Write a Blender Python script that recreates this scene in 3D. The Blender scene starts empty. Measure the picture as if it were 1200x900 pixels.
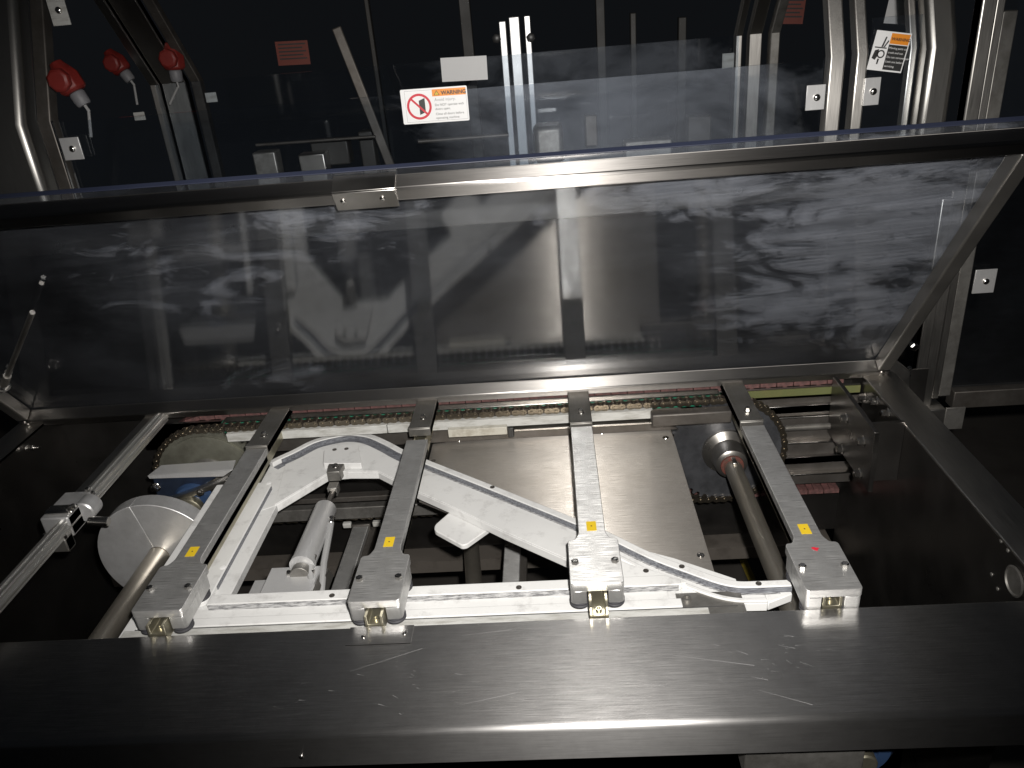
import bpy, bmesh, math, random
from mathutils import Vector, Matrix
random.seed(7)
R = math.radians
SC = bpy.context.scene
COL = SC.collection

# ------------------------------------------------------------------ camera
FPX = 937.2                                     # focal length in photo pixels (1200 wide)
CAM = Vector((.5678, -.87, .7105))
_p, _y, _r = .44885, .067913, -.088506          # pitch down, yaw left, roll
_f = Vector((-math.sin(_y)*math.cos(_p), math.cos(_y)*math.cos(_p), -math.sin(_p)))
_r0 = Vector((math.cos(_y), math.sin(_y), 0)); _u0 = _r0.cross(_f)
RT = math.cos(_r)*_r0 + math.sin(_r)*_u0
UP = -math.sin(_r)*_r0 + math.cos(_r)*_u0
FW = _f
cd = bpy.data.cameras.new('camera'); cam = bpy.data.objects.new('camera', cd); COL.objects.link(cam)
cd.sensor_width = 36; cd.lens = FPX/1200*36; cd.clip_start = .01; cd.clip_end = 200
m = Matrix((RT, UP, -FW)).transposed().to_4x4(); m.translation = CAM; cam.matrix_world = m
SC.camera = cam

# ------------------------------------------------------------------ light: one camera flash in a dark hall
w = bpy.data.worlds.new('World'); SC.world = w; w.use_nodes = True
w.node_tree.nodes['Background'].inputs[0].default_value = (.75, .85, 1, 1)
w.node_tree.nodes['Background'].inputs[1].default_value = .006
fl = bpy.data.lights.new('camera_flash', 'SPOT'); fo = bpy.data.objects.new('camera_flash', fl); COL.objects.link(fo)
fl.energy = 122; fl.shadow_soft_size = .012; fl.spot_size = R(86); fl.spot_blend = .75; fl.color = (1, .965, .92)
fo.location = CAM + RT*.045 + UP*.055 - FW*.02
fo.rotation_euler = (FW + UP*.0).to_track_quat('-Z', 'Y').to_euler()
SC.view_settings.view_transform = 'Standard'; SC.view_settings.look = 'None'
SC.view_settings.exposure = 0; SC.view_settings.gamma = 1; SC.view_settings.use_curve_mapping = False
SC.render.engine = 'CYCLES'; SC.cycles.max_bounces = 10; SC.cycles.transparent_max_bounces = 24

def ray(x, y): return FW + RT*((x-600)/FPX) - UP*((y-450)/FPX)
def at(x, y, X=None, Y=None, Z=None):           # photo pixel -> point on the plane the thing touches
    d = ray(x, y)
    i, v = (0, X) if X is not None else (1, Y) if Y is not None else (2, Z)
    return CAM + d*((v-CAM[i])/d[i])

# ------------------------------------------------------------------ materials
MAT = {}
def nd(nt, t, **k):
    n = nt.nodes.new(t)
    for a, b in k.items():
        if a.startswith('i_'): n.inputs[a[2:].replace('_', ' ')].default_value = b
        else: setattr(n, a, b)
    return n
def noise(nt, scale=(1, 1, 1), s=10, detail=4, rough=.55, coord='Object', dist=0):
    tc = nd(nt, 'ShaderNodeTexCoord'); mp = nd(nt, 'ShaderNodeMapping')
    mp.inputs['Scale'].default_value = scale
    nt.links.new(tc.outputs[coord], mp.inputs[0])
    n = nd(nt, 'ShaderNodeTexNoise'); n.inputs['Scale'].default_value = s; n.inputs['Detail'].default_value = detail
    n.inputs['Roughness'].default_value = rough; n.inputs['Distortion'].default_value = dist
    nt.links.new(mp.outputs[0], n.inputs['Vector']); return n.outputs[0]
def ramp(nt, src, a, b, ca=(0, 0, 0, 1), cb=(1, 1, 1, 1)):
    r = nd(nt, 'ShaderNodeValToRGB'); e = r.color_ramp.elements
    e[0].position, e[0].color, e[1].position, e[1].color = a, ca, b, cb
    nt.links.new(src, r.inputs[0]); return r.outputs[0]
def mapr(nt, src, a, b, c, d):
    n = nd(nt, 'ShaderNodeMapRange'); 
    for i, v in enumerate((a, b, c, d)): n.inputs[i+1].default_value = v
    nt.links.new(src, n.inputs[0]); return n.outputs[0]
def mixc(nt, fac, a, b, mode='MIX'):
    n = nd(nt, 'ShaderNodeMix', data_type='RGBA', blend_type=mode)
    for s, v in ((0, fac), (6, a), (7, b)):
        if isinstance(v, (int, float)): n.inputs[s].default_value = v
        elif isinstance(v, tuple): n.inputs[s].default_value = v if len(v) == 4 else (*v, 1)
        else: nt.links.new(v, n.inputs[s])
    return n.outputs[2]
def mathn(nt, op, a, b=0.):
    n = nd(nt, 'ShaderNodeMath', operation=op)
    for i, v in enumerate((a, b)):
        if isinstance(v, (int, float)): n.inputs[i].default_value = v
        else: nt.links.new(v, n.inputs[i])
    return n.outputs[0]
def base(name):
    mt = bpy.data.materials.new(name); mt.use_nodes = True; MAT[name] = mt
    return mt, mt.node_tree, mt.node_tree.nodes['Principled BSDF']
def metal(name, col, rough=.3, metallic=1., brush=None, aniso=0., var=.25, dirt=.0, dirtcol=(.05, .04, .03), bump=.0, rv=.04, groove=0., indiv=0.):
    """brush = 0/1/2: axis the grain runs along"""
    mt, nt, b = base(name); L = nt.links.new
    sc = [1, 1, 1]
    if brush is not None: sc = [110, 110, 110]; sc[brush] = 2.2
    g = noise(nt, tuple(sc), 14 if brush is None else 9, 5)
    big = noise(nt, (1, 1, 1), 6, 5, .6)
    c = mixc(nt, mapr(nt, g, .3, .7, 0, 1), tuple(x*(1-var) for x in col), tuple(min(1, x*(1+var)) for x in col))
    c = mixc(nt, mapr(nt, big, .3, .7, 0, .55), c, tuple(x*.72 for x in col))
    if dirt: c = mixc(nt, mathn(nt, 'MULTIPLY', ramp(nt, noise(nt, s=22, detail=8, rough=.7), .42, .68), dirt), c, dirtcol)
    if indiv:                                    # each piece worn a little differently
        oi = nd(nt, 'ShaderNodeObjectInfo'); c = mixc(nt, mapr(nt, oi.outputs['Random'], 0, 1, 0, indiv), c, (.16, .155, .15))
    L(c, b.inputs['Base Color'])
    rr = mathn(nt, 'ADD', mapr(nt, g, .3, .7, -rv, rv), mapr(nt, big, .3, .7, rough-rv, rough+rv))
    L(rr, b.inputs['Roughness']); b.inputs['Metallic'].default_value = metallic
    if aniso and brush is not None:
        b.inputs['Anisotropic'].default_value = aniso
        cx = nd(nt, 'ShaderNodeCombineXYZ'); cx.inputs[1 if brush == 0 else 0].default_value = 1
        vt = nd(nt, 'ShaderNodeVectorTransform', vector_type='VECTOR', convert_from='OBJECT', convert_to='WORLD')
        L(cx.outputs[0], vt.inputs[0]); L(vt.outputs[0], b.inputs['Tangent'])
    if groove:                                   # grain: micro-grooves tilt the normal across the brush direction
        tc = nd(nt, 'ShaderNodeTexCoord'); mp = nd(nt, 'ShaderNodeMapping'); mp.inputs['Scale'].default_value = (25, 4000, 25)
        L(tc.outputs['Object'], mp.inputs[0]); n = nd(nt, 'ShaderNodeTexNoise'); n.inputs['Scale'].default_value = 1; n.inputs['Detail'].default_value = 2
        L(mp.outputs[0], n.inputs['Vector'])
        cz = nd(nt, 'ShaderNodeCombineXYZ'); L(mathn(nt, 'MULTIPLY', mathn(nt, 'SUBTRACT', n.outputs[0], .5), groove), cz.inputs[1])
        ge = nd(nt, 'ShaderNodeNewGeometry'); ad = nd(nt, 'ShaderNodeVectorMath', operation='ADD'); no = nd(nt, 'ShaderNodeVectorMath', operation='NORMALIZE')
        L(cz.outputs[0], ad.inputs[0]); L(ge.outputs['Normal'], ad.inputs[1]); L(ad.outputs[0], no.inputs[0]); L(no.outputs[0], b.inputs['Normal'])
    if bump:
        bp = nd(nt, 'ShaderNodeBump'); bp.inputs['Strength'].default_value = bump; bp.inputs['Distance'].default_value = .0006
        L(g, bp.inputs['Height']); L(bp.outputs[0], b.inputs['Normal'])
    return mt
def plastic(name, col, rough=.4, scuff=0., scuffcol=(.2, .2, .2), sscale=(1, 1, 1), s=18, lo=.5, hi=.68, bump=0., spec=.5):
    mt, nt, b = base(name)
    big = noise(nt, s=5, detail=5)
    c = mixc(nt, mapr(nt, big, .3, .7, 0, 1), tuple(x*.88 for x in col), col)
    if scuff: c = mixc(nt, mathn(nt, 'MULTIPLY', ramp(nt, noise(nt, sscale, s, 8, .68), lo, hi), scuff), c, scuffcol)
    nt.links.new(c, b.inputs['Base Color'])
    nt.links.new(mapr(nt, big, .3, .7, rough-.07, rough+.1), b.inputs['Roughness'])
    b.inputs['Specular IOR Level'].default_value = spec
    if bump:
        bp = nd(nt, 'ShaderNodeBump'); bp.inputs['Strength'].default_value = bump; bp.inputs['Distance'].default_value = .001
        nt.links.new(noise(nt, s=60, detail=4), bp.inputs['Height']); nt.links.new(bp.outputs[0], b.inputs['Normal'])
    return mt
def pane_mat(name, tint=(.9, .93, .96), haze=.03, hazecol=(.55, .6, .7), stain=None, refl=1.0, patch=None, gloss=.05):
    """clear polycarbonate sheet: see-through, mirror by Fresnel, a thin dusty film that scatters"""
    mt = bpy.data.materials.new(name); mt.use_nodes = True; MAT[name] = mt
    nt = mt.node_tree; nt.nodes.clear(); L = nt.links.new
    out = nd(nt, 'ShaderNodeOutputMaterial'); tr = nd(nt, 'ShaderNodeBsdfTransparent'); gl = nd(nt, 'ShaderNodeBsdfGlossy'); df = nd(nt, 'ShaderNodeBsdfDiffuse')
    tr.inputs[0].default_value = (*tint, 1); gl.inputs['Roughness'].default_value = gloss; gl.inputs[0].default_value = (refl, refl, refl, 1)
    fr = nd(nt, 'ShaderNodeFresnel'); fr.inputs[0].default_value = 1.58
    geo = nd(nt, 'ShaderNodeNewGeometry'); L(mapr(nt, geo.outputs['Backfacing'], 0, 1, 1.58, 1/1.58), fr.inputs[0])   # both faces reflect as from air
    m1 = nd(nt, 'ShaderNodeMixShader'); L(fr.outputs[0], m1.inputs[0]); L(tr.outputs[0], m1.inputs[1]); L(gl.outputs[0], m1.inputs[2])
    n1 = noise(nt, (1, 1, 1), 4, 8, .65); n2 = noise(nt, (3, 14, 14), 9, 6, .7)
    hz = mathn(nt, 'MULTIPLY', mapr(nt, n1, .35, .7, .35, 1.7), mapr(nt, n2, .3, .7, .7, 1.3))
    if patch:                                    # where the sheet was rubbed dull
        tc = nd(nt, 'ShaderNodeTexCoord'); sp = nd(nt, 'ShaderNodeSeparateXYZ'); L(tc.outputs['Object'], sp.inputs[0])
        dx = mathn(nt, 'ABSOLUTE', mathn(nt, 'SUBTRACT', sp.outputs[0], patch[0]))
        n3 = noise(nt, (1, 1, 1.6), 3.5, 9, .66, dist=.6)
        k = mathn(nt, 'ADD', mapr(nt, dx, 0, patch[1], .30, -.15), mathn(nt, 'SUBTRACT', n3, .5))
        hz = mathn(nt, 'ADD', mathn(nt, 'MULTIPLY', hz, .06), mapr(nt, k, .0, .30, 0, patch[2]))
    fac = mathn(nt, 'MULTIPLY', hz, haze)
    if stain: fac = mathn(nt, 'ADD', fac, stain(nt))
    m2 = nd(nt, 'ShaderNodeMixShader'); L(fac, m2.inputs[0]); L(m1.outputs[0], m2.inputs[1]); L(df.outputs[0], m2.inputs[2])
    df.inputs[0].default_value = (*hazecol, 1)
    L(m2.outputs[0], out.inputs[0]); return mt

metal('steel_x', (.47, .45, .43), .37, 1, brush=0, aniso=.95, var=.06, rv=.02)
metal('steel_sheet', (.64, .60, .55), .33, .84, brush=0, aniso=1., var=.07, rv=.01, dirt=.2, dirtcol=(.3, .27, .23), groove=2.6)
metal('steel_beam', (.60, .59, .58), .325, 1., brush=0, aniso=.82, var=.04, rv=.012, dirt=.25, dirtcol=(.25, .24, .24), groove=.8)
plastic('scratch_bright', (.32, .32, .32), .5)
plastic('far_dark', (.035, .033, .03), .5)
metal('steel_y', (.55, .53, .50), .36, 1, brush=1, aniso=.6, var=.16)
metal('steel_z', (.55, .53, .50), .38, 1, brush=2, aniso=.4, var=.16)
metal('steel', (.55, .53, .50), .34, 1, var=.1)
metal('rod_steel', (.62, .61, .58), .32, .85, brush=1, var=.05, rv=.02)
metal('steel_dark', (.42, .41, .39), .36, .96, brush=2, var=.08, rv=.03)
metal('steel_side', (.25, .24, .225), .38, .9, var=.08)
metal('steel_bright', (.72, .70, .67), .22, 1, var=.08)
metal('steel_dull', (.34, .33, .31), .5, .85, var=.15, dirt=.5)
metal('alu', (.70, .70, .69), .33, .74, brush=0, aniso=.95, var=.10, rv=.03, dirt=.3, dirtcol=(.25, .24, .23), groove=3., indiv=.2)
metal('alu_mill', (.66, .66, .66), .42, .68, brush=1, aniso=.4, var=.10, dirt=.3, dirtcol=(.2, .19, .18))
metal('alu_dark', (.30, .29, .27), .46, .85, brush=1, aniso=.3, var=.15, dirt=.35, dirtcol=(.1, .08, .06))
metal('alu_bright', (.72, .72, .72), .4, .6, brush=2, var=.06)
metal('zinc_yellow', (.50, .47, .36), .35, .9, var=.15, dirt=.3)
metal('chain_dark', (.10, .085, .07), .4, .85, var=.2, dirt=.6, dirtcol=(.03, .025, .02))
metal('chain_steel', (.27, .235, .18), .31, .95, var=.2, dirt=.55, dirtcol=(.04, .03, .025))
metal('sprocket_green', (.21, .21, .17), .5, .6, var=.15, dirt=.5)
metal('sprocket_black', (.17, .175, .19), .32, .75, var=.2, dirt=.5, dirtcol=(.02, .02, .02))
metal('dark_iron', (.13, .12, .11), .5, .7, var=.2, dirt=.5)
metal('shaft', (.56, .52, .45), .36, .92, brush=1, var=.06, rv=.02, dirt=.15, dirtcol=(.2, .15, .1))
plastic('uhmw', (.68, .68, .67), .5, .6, (.26, .25, .24), (1, 1, 1), 30, .53, .76)
plastic('uhmw_scuffed', (.5, .5, .5), .5, .9, (.06, .06, .065), (5, 30, 30), 14, .38, .6)
plastic('uhmw_worn', (.22, .23, .25), .42, .85, (.05, .05, .06), (6, 40, 40), 9, .36, .62)
plastic('grime', (.05, .05, .05), .6)
plastic('uhmw_dirty', (.50, .50, .48), .5, .6, (.2, .19, .16), (2, 10, 10), 12, .45, .65)
plastic('cream', (.48, .46, .40), .5, .5, (.2, .17, .12), (1, 1, 1), 40, .5, .65)
plastic('green_plastic', (.02, .17, .10), .4, .5, (.02, .04, .03))
plastic('lime', (.12, .13, .05), .5, .5, (.15, .13, .05))
plastic('pink', (.19, .085, .08), .55, .8, (.05, .03, .028), s=40, lo=.38, hi=.62)
plastic('black', (.02, .02, .02), .4)
plastic('rubber', (.04, .04, .045), .5)
plastic('void', (.012, .012, .012), .7)
metal('dark_panel', (.2, .19, .18), .32, .975, var=.1)
metal('hub_steel', (.45, .43, .40), .30, .95, var=.1, dirt=.2)
plastic('tray', (.085, .075, .065), .5, .6, (.03, .025, .02))
plastic('floor', (.05, .045, .04), .6, .5, (.025, .02, .018), s=6)
plastic('yellow', (.72, .50, .02), .45)
plastic('yellow_dirty', (.32, .24, .03), .6, .7, (.1, .08, .03))
plastic('blue', (.025, .05, .11), .35, .4, (.02, .03, .05))
plastic('red', (.17, .016, .012), .45, .5, (.12, .01, .01), s=40)
plastic('red_dim', (.15, .03, .018), .5)
plastic('white', (.8, .8, .8), .45)
plastic('orange', (.80, .27, .02), .45)
plastic('ink', (.02, .02, .02), .5)
plastic('ink_grey', (.25, .25, .25), .5)
plastic('ink_red', (.58, .02, .04), .45)
plastic('hose', (.30, .30, .30), .45)
plastic('gland_grey', (.16, .16, .17), .5)
plastic('rust', (.12, .03, .022), .6, .85, (.05, .03, .02), s=80, lo=.4, hi=.6)
plastic('edge_blue', (.018, .022, .04), .4)
metal('blue_steel', (.13, .18, .30), .33, .9, var=.2, dirt=.4, dirtcol=(.06, .06, .07))

def lid_stain(nt):
    # dried wash-water: ragged patches in the lid's own plane (X across, Z up the sheet)
    tc = nd(nt, 'ShaderNodeTexCoord'); sp = nd(nt, 'ShaderNodeSeparateXYZ'); nt.links.new(tc.outputs['Object'], sp.inputs[0])
    def blob(cx, cz, rx, rz):
        a = mathn(nt, 'DIVIDE', mathn(nt, 'SUBTRACT', sp.outputs[0], cx), rx)
        b = mathn(nt, 'DIVIDE', mathn(nt, 'SUBTRACT', sp.outputs[1], cz), rz)
        d = mathn(nt, 'SQRT', mathn(nt, 'ADD', mathn(nt, 'MULTIPLY', a, a), mathn(nt, 'MULTIPLY', b, b)))
        return mapr(nt, d, .2, 1.3, 1, 0)
    acc = None
    for c, wt in (((1.60, .42, .26, .24), 1.25), ((1.52, .24, .18, .16), 1.), ((1.66, .22, .16, .2), .9), ((1.30, .54, .26, .07), .95), ((.60, .48, .26, .10), .66), ((.80, .53, .22, .06), .7), ((.54, .36, .2, .10), .55), ((.58, .10, .16, .1), .6)):
        v = mathn(nt, 'MULTIPLY', blob(*c), wt); acc = v if acc is None else mathn(nt, 'MAXIMUM', acc, v)
    wp = nd(nt, 'ShaderNodeMapping'); wp.inputs['Rotation'].default_value = (0, 0, R(-9)); wp.inputs['Scale'].default_value = (1, 2.1, 1); nt.links.new(tc.outputs['Object'], wp.inputs[0])
    def fb(s, det, ro, dist, sc=(1, 1, 1)):
        m2 = nd(nt, 'ShaderNodeMapping'); m2.inputs['Scale'].default_value = sc; nt.links.new(wp.outputs[0], m2.inputs[0])
        n_ = nd(nt, 'ShaderNodeTexNoise'); n_.inputs['Scale'].default_value = s; n_.inputs['Detail'].default_value = det; n_.inputs['Roughness'].default_value = ro; n_.inputs['Distortion'].default_value = dist
        nt.links.new(m2.outputs[0], n_.inputs['Vector']); return n_.outputs[0]
    n = fb(6.5, 12, .66, 2.2); wipes = fb(4, 9, .7, .6, (1, 9, 1)); drops = fb(22, 6, .6, 1.)
    k = mathn(nt, 'ADD', mathn(nt, 'MULTIPLY', acc, .34), mathn(nt, 'SUBTRACT', n, .5))
    edge = mapr(nt, k, .19, .24, 0, 1)
    inner = mapr(nt, k, .22, .36, .5, 1.)
    hole = mapr(nt, drops, .60, .63, 1, .35)
    body = mathn(nt, 'MULTIPLY', mathn(nt, 'MULTIPLY', inner, hole), mapr(nt, wipes, .36, .62, .45, 1.1))
    thin = mathn(nt, 'MULTIPLY', mathn(nt, 'MULTIPLY', mapr(nt, wipes, .52, .60, 0, 1), mapr(nt, acc, .1, .6, 0, 1)), .10)
    film = mathn(nt, 'ADD', mathn(nt, 'MULTIPLY', mathn(nt, 'MULTIPLY', edge, body), .10), mathn(nt, 'MULTIPLY', thin, .2))
    return film
pane_mat('lid_pane', (.88, .9, .92), .018, (.57, .60, .68), lid_stain, gloss=.075)
pane_mat('guard_pane', (.93, .95, .97), .014, (.50, .54, .62), patch=(.70, .5, 6.))
pane_mat('guard_pane_clean', (.93, .95, .97), .004, (.5, .55, .65))

# ------------------------------------------------------------------ mesh helpers
class G:
    def __init__(s): s.v = []; s.f = []
    def add(s, vs, fs):
        o = len(s.v); s.v += [Vector(v) for v in vs]; s.f += [[i+o for i in f] for f in fs]; return s
    def box(s, x0, x1, y0, y1, z0, z1, M=None):
        vs = [Vector((x, y, z)) for z in (z0, z1) for y in (y0, y1) for x in (x0, x1)]
        if M: vs = [M @ v for v in vs]
        return s.add(vs, [[0, 2, 3, 1], [4, 5, 7, 6], [0, 1, 5, 4], [2, 6, 7, 3], [0, 4, 6, 2], [1, 3, 7, 5]])
    def prism(s, pts, a, b, axis='z', M=None):
        def p(q, h):
            v = Vector((q[0], q[1], h)) if axis == 'z' else Vector((h, q[0], q[1])) if axis == 'x' else Vector((q[0], h, q[1]))
            return M @ v if M else v
        n = len(pts)
        ar = sum(pts[i][0]*pts[(i+1) % n][1]-pts[(i+1) % n][0]*pts[i][1] for i in range(n))
        if ar < 0: pts = list(pts)[::-1]
        if a > b: a, b = b, a
        vs = [p(q, a) for q in pts] + [p(q, b) for q in pts]
        fs = [list(range(n))[::-1], [n+i for i in range(n)]] + [[i, (i+1) % n, n+(i+1) % n, n+i] for i in range(n)]
        if axis == 'y': fs = [f[::-1] for f in fs]
        return s.add(vs, fs)
    def lathe(s, prof, p0, d, seg=24):
        """prof [(r,h)...] turned about the axis through p0 along d"""
        p0, d = Vector(p0), Vector(d).normalized()
        e = d.orthogonal().normalized(); g = d.cross(e)
        vs = []; fs = []; n = len(prof)
        for r, h in prof:
            for k in range(seg):
                a = 2*math.pi*k/seg; vs.append(p0 + d*h + (e*math.cos(a)+g*math.sin(a))*r)
        for i in range(n-1):
            for k in range(seg):
                k2 = (k+1) % seg; fs.append([i*seg+k, i*seg+k2, (i+1)*seg+k2, (i+1)*seg+k])
        fs.append([k for k in range(seg)][::-1]); fs.append([(n-1)*seg+k for k in range(seg)])
        return s.add(vs, fs)
    def cyl(s, p0, p1, r, seg=20, r2=None):
        p0, p1 = Vector(p0), Vector(p1); L = (p1-p0).length; r2 = r if r2 is None else r2; c = min(r, r2)*.12
        return s.lathe([(r-c, 0), (r, c), (r2, L-c), (r2-c, L)], p0, p1-p0, seg)
    def tube(s, path, r, seg=10):
        path = [Vector(p) for p in path]; vs = []; fs = []
        up = Vector((.3, .2, 1)).normalized()
        for i, p in enumerate(path):
            t = (path[min(i+1, len(path)-1)]-path[max(i-1, 0)]).normalized()
            e = t.cross(up).normalized(); g = t.cross(e)
            for k in range(seg):
                a = 2*math.pi*k/seg; vs.append(p+(e*math.cos(a)+g*math.sin(a))*r)
        for i in range(len(path)-1):
            for k in range(seg):
                k2 = (k+1) % seg; fs.append([i*seg+k, i*seg+k2, (i+1)*seg+k2, (i+1)*seg+k])
        fs.append(list(range(seg))[::-1]); fs.append([(len(path)-1)*seg+k for k in range(seg)])
        return s.add(vs, fs)
def wloc(o):
    v = Vector((0, 0, 0))
    while o: v = v + o.location; o = o.parent
    return v
def P(name, g, mat, parent=None, bev=0., seg=2, ang=35):
    me = bpy.data.meshes.new(name); off = wloc(parent) if parent else Vector((0, 0, 0))
    me.from_pydata([tuple(v-off) for v in g.v], [], g.f)
    bm = bmesh.new(); bm.from_mesh(me); bmesh.ops.recalc_face_normals(bm, faces=bm.faces); bm.to_mesh(me); bm.free()
    me.polygons.foreach_set('use_smooth', [True]*len(me.polygons)); me.set_sharp_from_angle(angle=R(ang))
    me.materials.append(MAT[mat]); o = bpy.data.objects.new(name, me); COL.objects.link(o)
    if parent: o.parent = parent
    if bev:
        b = o.modifiers.new('bevel', 'BEVEL'); b.width = bev; b.segments = seg; b.limit_method = 'ANGLE'; b.angle_limit = R(40)
        b.use_clamp_overlap = True
    return o
def tag(o, label, cat, group=None, kind=None):
    if kind: o['kind'] = kind
    if label: o['label'] = label
    if cat: o['category'] = cat
    if group: o['group'] = group
    return o
def T(name, label, cat, loc=(0, 0, 0), group=None):
    o = bpy.data.objects.new(name, None); o.empty_display_size = .02; COL.objects.link(o); o.location = loc
    return tag(o, label, cat, group)
def copy_tree(o, delta, parent=None):
    c = o.copy(); COL.objects.link(c); c.parent = parent
    if parent is None: c.location = o.location + Vector(delta)
    for ch in list(o.children): copy_tree(ch, delta, c)
    return c
_B = {}
def bolt(parent, pos, d=(0, 0, 1), r=.006, h=.005, mat='steel_bright', washer=True, kind='hex', name='bolt'):
    k = (r, h, mat, washer, kind)
    if k not in _B:
        g = G()
        if washer: g.lathe([(r*1.45, 0), (r*1.5, .0006), (r*1.4, .0013)], (0, 0, 0), (0, 0, 1), 18)
        b0 = .0012 if washer else 0
        if kind == 'hex': g.lathe([(r*1.1, b0), (r*1.1, b0+h*.85), (r*.85, b0+h)], (0, 0, 0), (0, 0, 1), 6)
        elif kind == 'button': g.lathe([(r, b0), (r*.96, b0+h*.5), (r*.7, b0+h*.85), (r*.35, b0+h)], (0, 0, 0), (0, 0, 1), 14)
        else: g.lathe([(r, b0), (r, b0+h), (r*.6, b0+h), (r*.55, b0+h*.4)], (0, 0, 0), (0, 0, 1), 14)
        me = bpy.data.meshes.new('bolt'); me.from_pydata([tuple(v) for v in g.v], [], g.f)
        me.polygons.foreach_set('use_smooth', [True]*len(me.polygons)); me.set_sharp_from_angle(angle=R(35))
        me.materials.append(MAT[mat]); _B[k] = me
    o = bpy.data.objects.new(name, _B[k]); COL.objects.link(o); o.parent = parent
    q = Vector(d).normalized().to_track_quat('Z', 'Y')
    o.rotation_euler = (q @ Matrix.Rotation(random.uniform(0, 1), 3, 'Z').to_quaternion() if False else q).to_euler()
    o.location = Vector(pos) - wloc(parent)
    return o
def XY(pts, z): return [tuple(at(x, y, Z=z)[:2]) for x, y in pts]
def smooth_poly(pts, n=6):
    """Catmull-Rom through the points"""
    out = []; N = len(pts)
    for i in range(N-1):
        p0, p1, p2, p3 = [Vector(pts[max(0, min(N-1, i+k))]) for k in (-1, 0, 1, 2)]
        for j in range(n):
            t = j/n; out.append(.5*((2*p1)+(p2-p0)*t+(2*p0-5*p1+4*p2-p3)*t*t+(3*p1-p0-3*p2+p3)*t**3))
    out.append(Vector(pts[-1])); return [tuple(p) for p in out]
def offset(line, d):
    """shift an open 2-D line to its right-hand side by d"""
    out = []; N = len(line)
    for i in range(N):
        a = Vector(line[max(0, i-1)][:2]); b = Vector(line[min(N-1, i+1)][:2]); t = (b-a).normalized()
        out.append((line[i][0]+t.y*d, line[i][1]-t.x*d))
    return out
def band(line, d0, d1): return offset(line, d0) + offset(line, d1)[::-1]
def rounded(pts, rad, n=5):
    out = []; N = len(pts)
    for i in range(N):
        p = Vector(pts[i][:2]); a = Vector(pts[i-1][:2]); b = Vector(pts[(i+1) % N][:2])
        r = rad[i] if isinstance(rad, (list, tuple)) else rad
        if r <= 0: out.append(tuple(p)); continue
        r = min(r, (a-p).length*.45, (b-p).length*.45)
        q0 = p+(a-p).normalized()*r; q1 = p+(b-p).normalized()*r
        for k in range(n+1):
            t = k/n; out.append(tuple(q0*(1-t)**2+p*2*t*(1-t)+q1*t*t))
    return out
def text(parent, s, M, size, mat, align='LEFT', name='lettering', bold=0.):
    c = bpy.data.curves.new('t', 'FONT'); c.body = s; c.size = size; c.align_x = align; c.offset = bold
    o = bpy.data.objects.new('t', c); COL.objects.link(o)
    dg = bpy.context.evaluated_depsgraph_get(); me = bpy.data.meshes.new_from_object(o.evaluated_get(dg))
    bpy.data.objects.remove(o); me.transform(Matrix.Translation(-wloc(parent)) @ M); me.materials.clear(); me.materials.append(MAT[mat])
    r = bpy.data.objects.new(name, me); COL.objects.link(r); r.parent = parent; return r

# ================================================================== SETTING
fl_ = P('floor', G().box(-4, 5, -3, 8, -.9, -.85), 'floor'); tag(fl_, None, None, kind='structure')

# ================================================================== FRONT BEAM
YB, ZB = -.056, -.03
t = T('front_beam', 'wide brushed stainless beam with scratched top and rounded front bend', 'beam', (.45, -.14, -.1))
prof = rounded([(-.229, -.082), (-.229, ZB), (YB, ZB), (YB, -.055), (-.1, -.055), (-.1, -.082)], [.001, .0085, .003, 0, 0, .001], 6)
P('beam_body', G().prism(prof, -1.0, 2.2, 'x'), 'steel_beam', t, 0, ang=50)
g = G(); c = at(446, 743, Z=ZB)
g.box(c.x-.043, c.x+.043, YB-.034, YB-.001, ZB+.0003, ZB+.0012); P('cover_plate', g, 'steel_beam', t)
for px in ((426, 746), (474, 742)): p = at(*px, Z=ZB+.0012); bolt(t, p, r=.0032, h=.002, washer=False, kind='button', name='screw')
p = at(353, 887, Y=-.229); bolt(t, p, (0, -1, 0), r=.003, h=.002, washer=False, kind='button', name='screw')
# scratches cut in the top: bright fine grooves
for (x0, y0, x1, y1) in ((774, 766, 884, 780), (710, 798, 778, 804), (890, 809, 952, 826), (918, 744, 930, 746), (410, 787, 495, 760), (540, 826, 605, 812), (880, 793, 900, 797), (912, 756, 932, 760), (862, 762, 876, 767), (540, 745, 600, 738)):
    a, b = at(x0, y0, Z=ZB), at(x1, y1, Z=ZB); d = (b-a).normalized(); n = Vector((-d.y, d.x, 0))*.0002
    P('scratch', G().add([a+n*.2+Vector((0, 0, .0002)), a-n*.2+Vector((0, 0, .0002)), b-n+Vector((0, 0, .0003)), b+n+Vector((0, 0, .0003))], [[0, 1, 2, 3]]), 'scratch_bright', t)
g = G()
for k in range(70):
    cx_, cy_ = random.choice(((905, 770), (900, 760), (560, 770), (650, 790), (450, 800), (760, 800)))
    a = at(cx_+random.gauss(0, 60), cy_+random.gauss(0, 24), Z=ZB); an = random.gauss(-.25, .35); L_ = random.uniform(.003, .014)
    if not (-.215 < a.y < -.07): continue
    d = Vector((math.cos(an), math.sin(an), 0)); n = Vector((-d.y, d.x, 0))*random.uniform(.00008, .00018); z_ = Vector((0, 0, .0002))
    g.add([a-n+z_, a+d*L_+z_, a+n+z_], [[0, 1, 2]])
tag(P('fine_scratches', g, 'scratch_bright', t), None, None, kind='stuff')
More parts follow.
